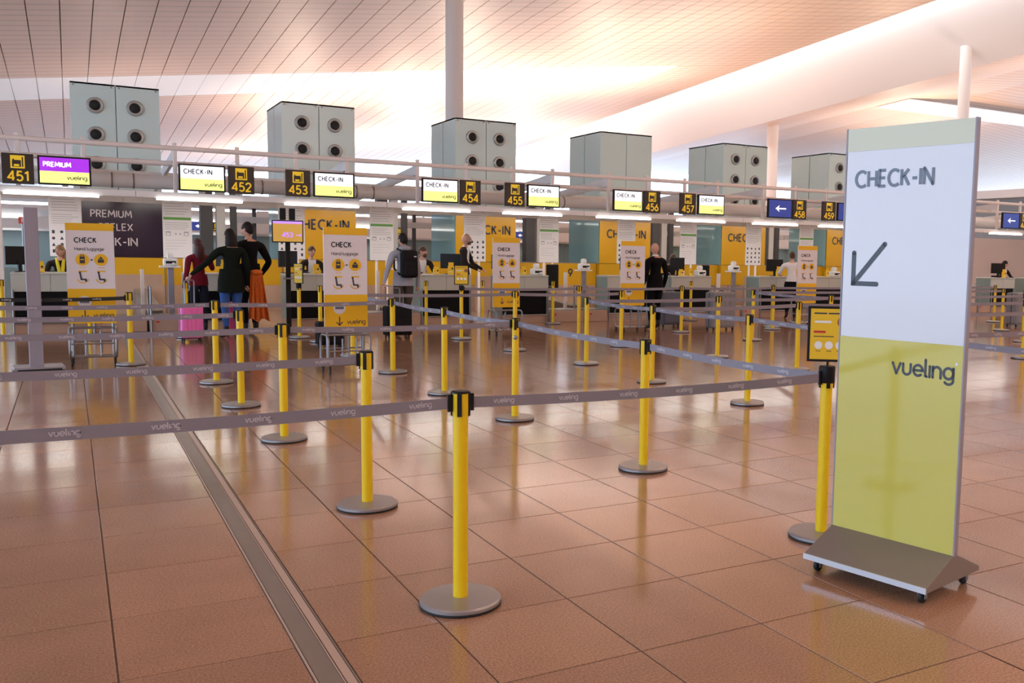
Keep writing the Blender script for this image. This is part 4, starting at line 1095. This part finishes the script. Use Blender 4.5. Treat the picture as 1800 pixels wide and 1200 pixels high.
def person(label, x, y, rz, h=1.75, top=C_BLACK, bottom=C_BLACK, shirt=None, hair=M_H_BR, hairstyle='short', bulk=1.0, seat=None,
           larm=None, rarm=None, head_turn=0.0, beard=None, sleeves=True, stance=.0, skirt=False, lean=0.0, jacket_len=0.0):
    """facing +Y before rz; arms given as (elbow, wrist) offsets from the shoulder for a 1.75 m figure"""
    S = h/1.75
    t = thing('person', label, 'person', (x, y, 0), rz, None)
    bz = 0.0
    def V(a, b, c): return (a*S, b*S, c*S)
    pel = (0, 0, .96)
    if seat is not None:
        drop = pel[2]-(seat/S+.10)
    else: drop = 0
    Z = lambda z: z-drop
    pts, rad, edges, zone = [], [], [], []
    def add(p, r, z, parent=None):
        pts.append(V(*p)); rad.append(tuple(q*S for q in r) if isinstance(r, tuple) else r*S); zone.append(z)
        if parent is not None: edges.append((parent, len(pts)-1))
        return len(pts)-1
    B = bulk
    ly = lean
    i_p = add((0, 0, Z(.96)), (.155*B, .115*B), 'b')
    i_w = add((0, -.005+ly*.3, Z(1.12)), (.140*B, .105*B), 't', i_p)
    i_c = add((0, -.01+ly*.7, Z(1.30)), (.165*B, .115*B), 't', i_w)
    i_u = add((0, -.015+ly, Z(1.42)), (.125*B, .085*B), 't', i_c)
    i_n = add((0, -.005+ly, Z(1.50)), .056, 's', i_u)
    i_h = add((0, .005+ly*1.1, Z(1.56)), .054, 's', i_n)
    hands = []
    for s, arm in ((-1, larm), (1, rarm)):
        e, w_ = arm if arm else ((.06*s, -.03, -.28), (.075*s, .06, -.53))
        sh = (s*.185*B, -.015+ly, Z(1.405))
        i_s = add(sh, .068*B, 't', i_u)
        mid = tuple(sh[k]+e[k]*.5 for k in range(3))
        i_m = add(mid, .056*B, 't', i_s)
        i_e = add(tuple(sh[k]+e[k] for k in range(3)), .047*B, 't', i_m)
        wr = tuple(sh[k]+w_[k] for k in range(3))
        fm_ = tuple((sh[k]+e[k]+wr[k])/2 for k in range(3))
        i_f = add(fm_, .043*B, 't', i_e)
        i_r = add(wr, .031, 't' if sleeves else 's', i_f)
        d = Vector(w_)-Vector(e); d.normalize()
        pl = tuple(wr[k]+d[k]*.055 for k in range(3))
        add(pl, (.036, .020), 's', i_r)
        hands.append((Vector(wr), d, s))
    feet = []
    for s in (-1, 1):
        if seat is None:
            i_k = add((s*.095*B, .0, .90), .098*B, 'b', i_p)
            th = add((s*.10, .01+s*stance*.25, .68), .080*B, 'b', i_k)
            kn = add((s*.10, .025+s*stance*.5, .50), .060*B, 'b', th)
            cf = add((s*.10, .0+s*stance*.8, .33), .056*B, 'b', kn)
            an = add((s*.10, -.015+s*stance, .085), .042, 'f', cf)
            add((s*.115, .085+s*stance, .042), (.044, .038), 'f', an); add((s*.12, .165+s*stance, .032), (.036, .028), 'f', len(pts)-1)
        else:
            zs = Z(.93)
            i_k = add((s*.10*B, .08, zs), .090*B, 'b', i_p)
            kn = add((s*.13, .44, zs), .064*B, 'b', i_k)
            cf = add((s*.13, .44, zs-.22), .055*B, 'b', kn)
            zf = max(.06, zs-.46)
            an = add((s*.13, .42, zf), .042, 'f', cf)
            add((s*.14, .52, max(.035, zf-.04)), (.044, .036), 'f', an)
    vs, fs = skin_mesh(pts, edges, rad)
    mb = MB(); mb.v = list(vs); mb.f = list(fs)
    # zones by nearest bone
    segs = [(Vector(pts[a]), Vector(pts[b]), zone[a], zone[b]) for a, b in edges]
    idx = {'s': 0, 't': 1, 'b': 2, 'f': 3}
    for f in fs:
        c = sum((Vector(vs[i]) for i in f), Vector())/len(f)
        best = None
        for a, b, za, zb_ in segs:
            ab = b-a; q = max(0, min(1, (c-a).dot(ab)/ab.length_squared)); d_ = (c-a-ab*q).length
            if best is None or d_ < best[0]: best = (d_, za if q < .5 else zb_)
        z = best[1]
        if z == 'b' and c.z/S > Z(.94-jacket_len) and (seat is None or abs(c.y) < .16*S): z = 't'
        if shirt is not None and z == 't' and abs(c.x) < .052*S and c.y > .02*S and c.z > Z(1.12)*S: mb.mi.append(4); continue
        mb.mi.append(idx[z])
    # fingers: four and a thumb on each hand
    for wr, d, s in hands:
        side = d.cross(Vector((0, 0, 1))) if abs(d.z) < .8 else Vector((0, 1, 0))
        side = (side-d*side.dot(d)).normalized(); nrm = d.cross(side)
        curl = nrm if nrm.z < 0 or abs(nrm.z) < .1 else -nrm
        for q, (o_, ln) in enumerate(((-.026, .062), (-.009, .070), (.009, .066), (.026, .052))):
            p0 = wr+d*.075+side*o_; p1 = p0+d*ln*.55+curl*.008; p2 = p1+d*ln*.30+curl*.028
            mb.tube([p0*S, p1*S, p2*S], [.0095*S, .009*S, .007*S], 6, mi=0)
        p0 = wr+d*.03+side*(-.03); p1 = p0+d*.03-side*.02+curl*.012; p2 = p1+d*.03+curl*.015
        mb.tube([p0*S, p1*S, p2*S], [.012*S, .0105*S, .008*S], 6, mi=0)
    # head, turned on the neck
    hc = Vector((0, .02+ly*1.2, Z(1.645))); R = Matrix.Rotation(head_turn, 3, 'Z')
    def H(p): return tuple((R @ Vector(p)+hc)*S)
    hm_ = MB()
    def fn(d):
        d = Vector(d)
        if d.z < 0: d.x *= 1+.30*d.z; d.y *= 1+.10*d.z
        if d.y > .2: d.y *= .94
        return d
    hm_.ell((0, 0, 0), (.075, .095, .118), 16, 12, fn=fn)
    hm_.tube([(0, .088, .015), (0, .104, -.012), (0, .110, -.028), (0, .092, -.036)], [.008, .012, .015, .010], 6)
    for s in (-1, 1):
        hm_.ell((s*.075, -.008, -.005), (.010, .020, .030), 8, 6)
        hm_.ell((s*.030, .080, .012), (.014, .010, .008), 8, 6, mi=5)
        hm_.tube([(s*.014, .088, .034), (s*.045, .078, .034)], .005, 5, mi=7)
    hm_.ell((0, .083, -.058), (.026, .012, .008), 8, 6, mi=6)
    for f, mi_ in zip(hm_.f, hm_.mi): mb.f.append(tuple(i+len(mb.v) for i in f)); mb.mi.append(mi_)
    mb.v += [H(p) for p in hm_.v]
    mats = [M_SKIN, top, bottom, M_SHOE, shirt or top, M_EYE, M_LIP, hair or M_H_DK]
    body = link('body', mb.mesh('body', mats, smooth=60), t)
    # hair
    if hair is not None:
        hb = MB()
        n, m_ = 16, 10
        def hairshell(rx, ry, rz_, zlow, back):
            vs_, fs_ = [], []
            for i in range(m_+1):
                for j in range(n):
                    a = 2*PI*j/n
                    f = max(0, -math.sin(a))*.5+.5
                    tmax = PI*(.40+.28*max(0, -math.sin(a)) + .11*abs(math.cos(a)))+back*max(0, .35-math.sin(a))
                    th = tmax*i/m_
                    vs_.append((rx*math.sin(th)*math.cos(a), ry*math.sin(th)*math.sin(a)-.006, rz_*math.cos(th)+.006))
            for i in range(m_):
                for j in range(n): fs_.append((i*n+j, (i+1)*n+j, (i+1)*n+(j+1) % n, i*n+(j+1) % n))
            hb._add(vs_, fs_)
        hairshell(.080, .1005, .1235, 0, 0)
        if hairstyle in ('long', 'bob'):
            # hair falling down the back
            sec = [(-.01, .085, .085, .03), (-.05, .092, .094, -.05), (-.055, .095, .075, -.14), (-.06, .10, .06, -.22), (-.055, .085, .045, -.30)]
            if hairstyle == 'bob': sec = [(-.01, .085, .085, .03), (-.03, .094, .092, -.05), (-.035, .100, .085, -.12), (-.035, .092, .075, -.17)]
            vs_, fs_ = [], []
            for yo, ax_, ay_, zz_ in sec:
                for j in range(12):
                    a = 2*PI*j/12; vs_.append((ax_*math.cos(a), yo+ay_*math.sin(a)*(1 if math.sin(a) < 0 else .5)-.02, zz_))
            for i in range(len(sec)-1):
                for j in range(12): fs_.append((i*12+j, i*12+(j+1) % 12, (i+1)*12+(j+1) % 12, (i+1)*12+j))
            fs_ += [tuple(range(12)), tuple(range(len(sec)*12-1, (len(sec)-1)*12-1, -1))]
            hb._add(vs_, fs_)
        if hairstyle == 'pony':
            hb.tube([(0, -.09, .05), (0, -.15, .03), (0, -.155, -.05), (.01, -.12, -.13)], [.03, .038, .034, .015], 8)
        if hairstyle == 'bun':
            hb.ell((0, -.125, .06), (.048, .045, .045), 10, 8)
        hb.v = [H(p) for p in hb.v]
        link('hair', hb.mesh('hair', hair, smooth=60), t)
    if beard is not None:
        bb_ = MB(); bb_.ell((0, .055, -.078), (.060, .050, .045), 12, 8); bb_.v = [H(p) for p in bb_.v]
        link('beard', bb_.mesh('beard', beard, smooth=60), t)
    if skirt:
        sk = MB().lathe([(.155*B*S, .98*S), (.175*B*S, .88*S), (.17*B*S, .60*S), (.165*B*S, .50*S)], 20, sy=.78)
        link('skirt', sk.mesh('skirt', bottom, smooth=50), t)
    return t, S, Z

def coat_tail(t, S, z0, z1, w0, w1, m_, name='jacket_hem'):
    link(name, MB().lathe([(w0*S, z1*S), (w1*S, (z0+z1)/2*S), (w1*1.04*S, z0*S)], 20, sy=.72).mesh(name, m_, smooth=50), t)

# the three passengers at desk 452
t, S, Z = person('person with long auburn hair in a wine red top, back turned, at desk 452', 2.06, 19.05, .35, 1.75, C_RED, C_NAVY, hair=M_H_RED, hairstyle='long',
       rarm=((.13, .10, -.22), (.12, .30, -.02)))
coat_tail(t, S, .90, 1.10, .15, .165, C_RED, 'top_hem')
t, S, Z = person('person with dark bobbed hair, black jacket and blue jeans, reaching for the pink suitcase', 2.47, 18.0, .30, 1.92, C_DKGRN, C_JEAN, hair=M_H_DK, hairstyle='bob', bulk=1.12,
       larm=((-.17, .06, -.20), (-.40, .06, -.37)))
coat_tail(t, S, .74, 1.12, .175, .205, C_DKGRN)
t, S, Z = person('tall person in a black coat behind the others at desk 452', 2.86, 18.55, .55, 2.06, C_BLACK, C_BLACK, hair=M_H_DK, hairstyle='short', bulk=1.15, head_turn=.15,
       rarm=((.13, -.05, -.26), (.10, .10, -.46)))
coat_tail(t, S, .70, 1.12, .18, .20, C_BLACK)
o = thing('orange_cloth', 'orange cloth hanging from the arm of the tall passenger', 'cloth', (2.92, 18.12, 0))
cm = MB(); vs_ = []; fs_ = []
nx_, nz_ = 12, 10
for side in (0, 1):
    for i in range(nx_+1):
        for j in range(nz_+1):
            q = j/nz_; u = (i/nx_-.5)*(.20+.16*q)
            vs_.append((u+.03*q, .045*math.sin(i*1.9)*(.3+q)+(.018 if side else 0), 1.16-q*.86+.03*math.sin(i*.9)*q))
k_ = (nx_+1)*(nz_+1)
for side in (0, 1):
    for i in range(nx_):
        for j in range(nz_):
            a = side*k_+i*(nz_+1)+j; fs_.append((a, a+1, a+nz_+2, a+nz_+1))
for i in range(nx_): fs_.append((i*(nz_+1)+nz_, (i+1)*(nz_+1)+nz_, k_+(i+1)*(nz_+1)+nz_, k_+i*(nz_+1)+nz_)); fs_.append((i*(nz_+1), (i+1)*(nz_+1), k_+(i+1)*(nz_+1), k_+i*(nz_+1)))
cm._add(vs_, fs_)
link('drape', cm.mesh('drape', M_ORNGE, smooth=60), o)
link('fold', MB().ell((0, 0, 1.17), (.11, .06, .05), 12, 8).mesh('fold', M_ORNGE, smooth=60), o)

# backpacker
t, S, Z = person('person in a grey hoodie with a black backpack pulling a black suitcase', 5.48, 17.62, .12, 1.92, C_GREY, C_BROWN, hair=M_H_DK, hairstyle='short', bulk=1.10, head_turn=.1, stance=.08,
       larm=((-.10, -.03, -.26), (-.20, -.10, -.48)))
coat_tail(t, S, .86, 1.12, .165, .185, C_GREY, 'hoodie_hem')
link('hood', MB().ell((0, -.07*S, 1.50*S), (.12*S, .075*S, .06*S), 12, 8).mesh('hood', C_GREY, smooth=60), t)
bk = thing('backpack', 'black backpack on the back of the person in grey', 'backpack', (5.48, 17.62, 0), .12)
bb2 = MB().box((0, -.25, 1.36), (.33, .17, .52)); link('pack', bb2.mesh('pack', M_CASEB, bevel=.06), bk)
link('front_pocket', MB().box((0, -.35, 1.28), (.26, .05, .28)).mesh('front_pocket', M_CASEB, bevel=.02), bk)
link('logo', MB().box((.09, -.3362, 1.50), (.05, .003, .02)).mesh('logo', M_PAPER), bk)
for s in (-1, 1): link('strap', MB().tube([(s*.11, -.17, 1.60), (s*.12, -.02, 1.645), (s*.13, .13, 1.52), (s*.14, .10, 1.26), (s*.14, -.14, 1.16)], .018, 8).mesh('strap', M_CASEB, smooth=50), bk)

# black-suited man at the fourth sizer
t, S, Z = person('bald person in a black suit standing beside the fourth hand luggage board', 10.98, 17.35, .15, 1.86, C_BLACK, C_BLACK, shirt=C_WHITE, hair=None, bulk=1.12)
coat_tail(t, S, .80, 1.12, .17, .19, C_BLACK)
link('shirt_collar', MB().lathe([(.066*S, 1.49*S), (.062*S, 1.53*S)], 14).mesh('shirt_collar', C_WHITE, smooth=50), t)
# woman in white shirt
t, S, Z = person('person with a dark bun in white shirt and black skirt at desk 458', 16.42, 19.2, -.55, 1.76, C_WHITE, C_BLACK, hair=M_H_BR, hairstyle='bun', skirt=True, bulk=1.1,
       rarm=((.12, .12, -.22), (.05, .34, -.25)), larm=((-.12, .12, -.22), (-.05, .34, -.25)))
# staff
DA = (((-.06, .14, -.22), (.06, .36, -.24)), ((.06, .14, -.22), (-.06, .36, -.24)))
def staff(label, x, n, hair, hs, top=C_SUIT, shirt=C_WHITE, h=1.74, seat=.74, turn=0, beard=None, y=21.0, rz=PI, scarf=None):
    t, S, Z = person(label, x, y, rz, h, top, C_SUIT, shirt=shirt, hair=hair, hairstyle=hs, seat=seat, larm=DA[0], rarm=DA[1], head_turn=turn, beard=beard, lean=.06)
    if scarf is not None:
        link('scarf', MB().tube([(-.07*S, .03*S, Z(1.50)*S), (-.05*S, .15*S, Z(1.42)*S), (-.03*S, .17*S, Z(1.25)*S), (-.03*S, .165*S, Z(1.10)*S)], [.02*S, .03*S, .035*S, .03*S], 8).tube([(.07*S, .03*S, Z(1.50)*S), (.05*S, .15*S, Z(1.42)*S), (.02*S, .17*S, Z(1.25)*S), (.02*S, .165*S, Z(1.05)*S)], [.02*S, .03*S, .035*S, .03*S], 8).mesh('scarf', scarf, smooth=50), t)
    office_chair(x, y+.02, rz, 'black office chair under the staff member at the %s desk from the left' % od(n), seat-.02, .30)
staff('seated staff member with fair hair and yellow scarf at desk 451', -.14, 451, M_H_BL, 'long', C_SUIT, None, 1.70, .72, -.6, scarf=M_YSCARF)
staff('seated staff member with brown hair and dark jacket at desk 453', 4.50, 453, M_H_BR, 'short', C_SUIT, C_WHITE, 1.72, .78, .15)
staff('bearded seated staff member with dark jacket at desk 454, facing right', 6.95, 454, M_H_BR, 'short', C_SUIT, C_WHITE, 1.76, .80, .9, M_BEARD)
staff('seated staff member half hidden by the monitor on desk 457', 13.78, 457, M_H_BR, 'short', C_SUIT, None, 1.72, .76, 0)
staff('seated staff member with dark hair at the far right desk', 27.20, 463, M_H_DK, 'short', C_SUIT, C_WHITE, 1.72, .76, .8)
person('standing bald bearded staff member in a dark suit behind desk 454', 8.09, 21.2, -2.2, 2.03, C_SUIT, C_SUIT, shirt=C_WHITE, hair=None, beard=M_BEARD, head_turn=.35,
       larm=((-.06, .10, -.26), (-.02, .30, -.36)), rarm=((.06, .10, -.26), (.02, .30, -.36)))

# ------------------------------------------------------------------ luggage
def suitcase(name, label, x, y, rz, w, d, h, m_, handle=None, soft=False, band=None):
    t = thing(name, label, 'suitcase', (x, y, 0), rz)
    z0_ = .06
    link('shell', MB().bb(-w/2, w/2, -d/2, d/2, z0_, h).mesh('shell', m_, bevel=.045 if not soft else .03), t)
    link('zip_line', MB().bb(-w/2-.003, w/2+.003, -.008, .008, z0_+.03, h-.03).mesh('zip_line', M_BLK), t)
    for i in range(4 if not soft else 0):
        link('rib', MB().bb(-w/2+.05+i*(w-.1)/4+.01, -w/2+.05+(i+1)*(w-.1)/4-.02, -d/2-.006, -d/2+.01, z0_+.06, h-.06).mesh('rib', m_, bevel=.004), t)
    if soft: link('front_pocket', MB().bb(-w/2+.04, w/2-.04, -d/2-.03, -d/2, z0_+.05, h*.6).mesh('front_pocket', m_, bevel=.012), t)
    for sx in (-1, 1):
        for sy in (-1, 1):
            link('wheel', MB().lathe([(.022, -.012), (.028, -.008), (.028, .008), (.022, .012)], 12, axis='x', c=(sx*(w/2-.05), sy*(d/2-.05), .028)).box((sx*(w/2-.05), sy*(d/2-.05), .055), (.03, .03, .03)).mesh('wheel', M_RUB), t)
    link('carry_handle', MB().tube([(-.07, 0, h-.005), (-.06, 0, h+.025), (.06, 0, h+.025), (.07, 0, h-.005)], .009, 6).mesh('carry_handle', M_BLK), t)
    if handle:
        hx = .075
        link('pull_handle', MB().tube([(-hx, d/2-.05, h-.05), (-hx, d/2-.05, handle-.02), (-hx+.02, d/2-.05, handle), (hx-.02, d/2-.05, handle), (hx, d/2-.05, handle-.02), (hx, d/2-.05, h-.05)], .011, 6).mesh('pull_handle', M_STEEL, smooth=50), t)
    return t
suitcase('suitcase', 'small bright pink hard shell suitcase with raised handle', 1.76, 17.55, .12, .36, .24, .62, M_PINK, 1.04)
suitcase('suitcase', 'deep pink suitcase half hidden behind the person in jeans', 2.62, 18.75, .1, .36, .24, .60, M_PINKD)
suitcase('suitcase', 'black fabric suitcase pulled by the person with the backpack', 5.17, 17.0, .05, .48, .26, .60, M_CASEB, .92, True)
suitcase('suitcase', 'navy grey suitcase beside the person in the black suit', 11.62, 17.75, .0, .50, .28, .80, M_CASEN, 1.22, True)
suitcase('suitcase', 'big grey suitcase standing in the queue lane before desk 457', 12.25, 16.65, .1, .66, .30, .84, M_CASEG)
suitcase('suitcase', 'black small suitcase partly hidden under the central board', 3.62, 15.6, .0, .42, .24, .44, M_CASEB, None, True)
suitcase('suitcase', 'dark grey suitcase right of the big sign near the picture edge', 20.6, 15.2, .0, 1.0, .35, .85, M_CASEG)
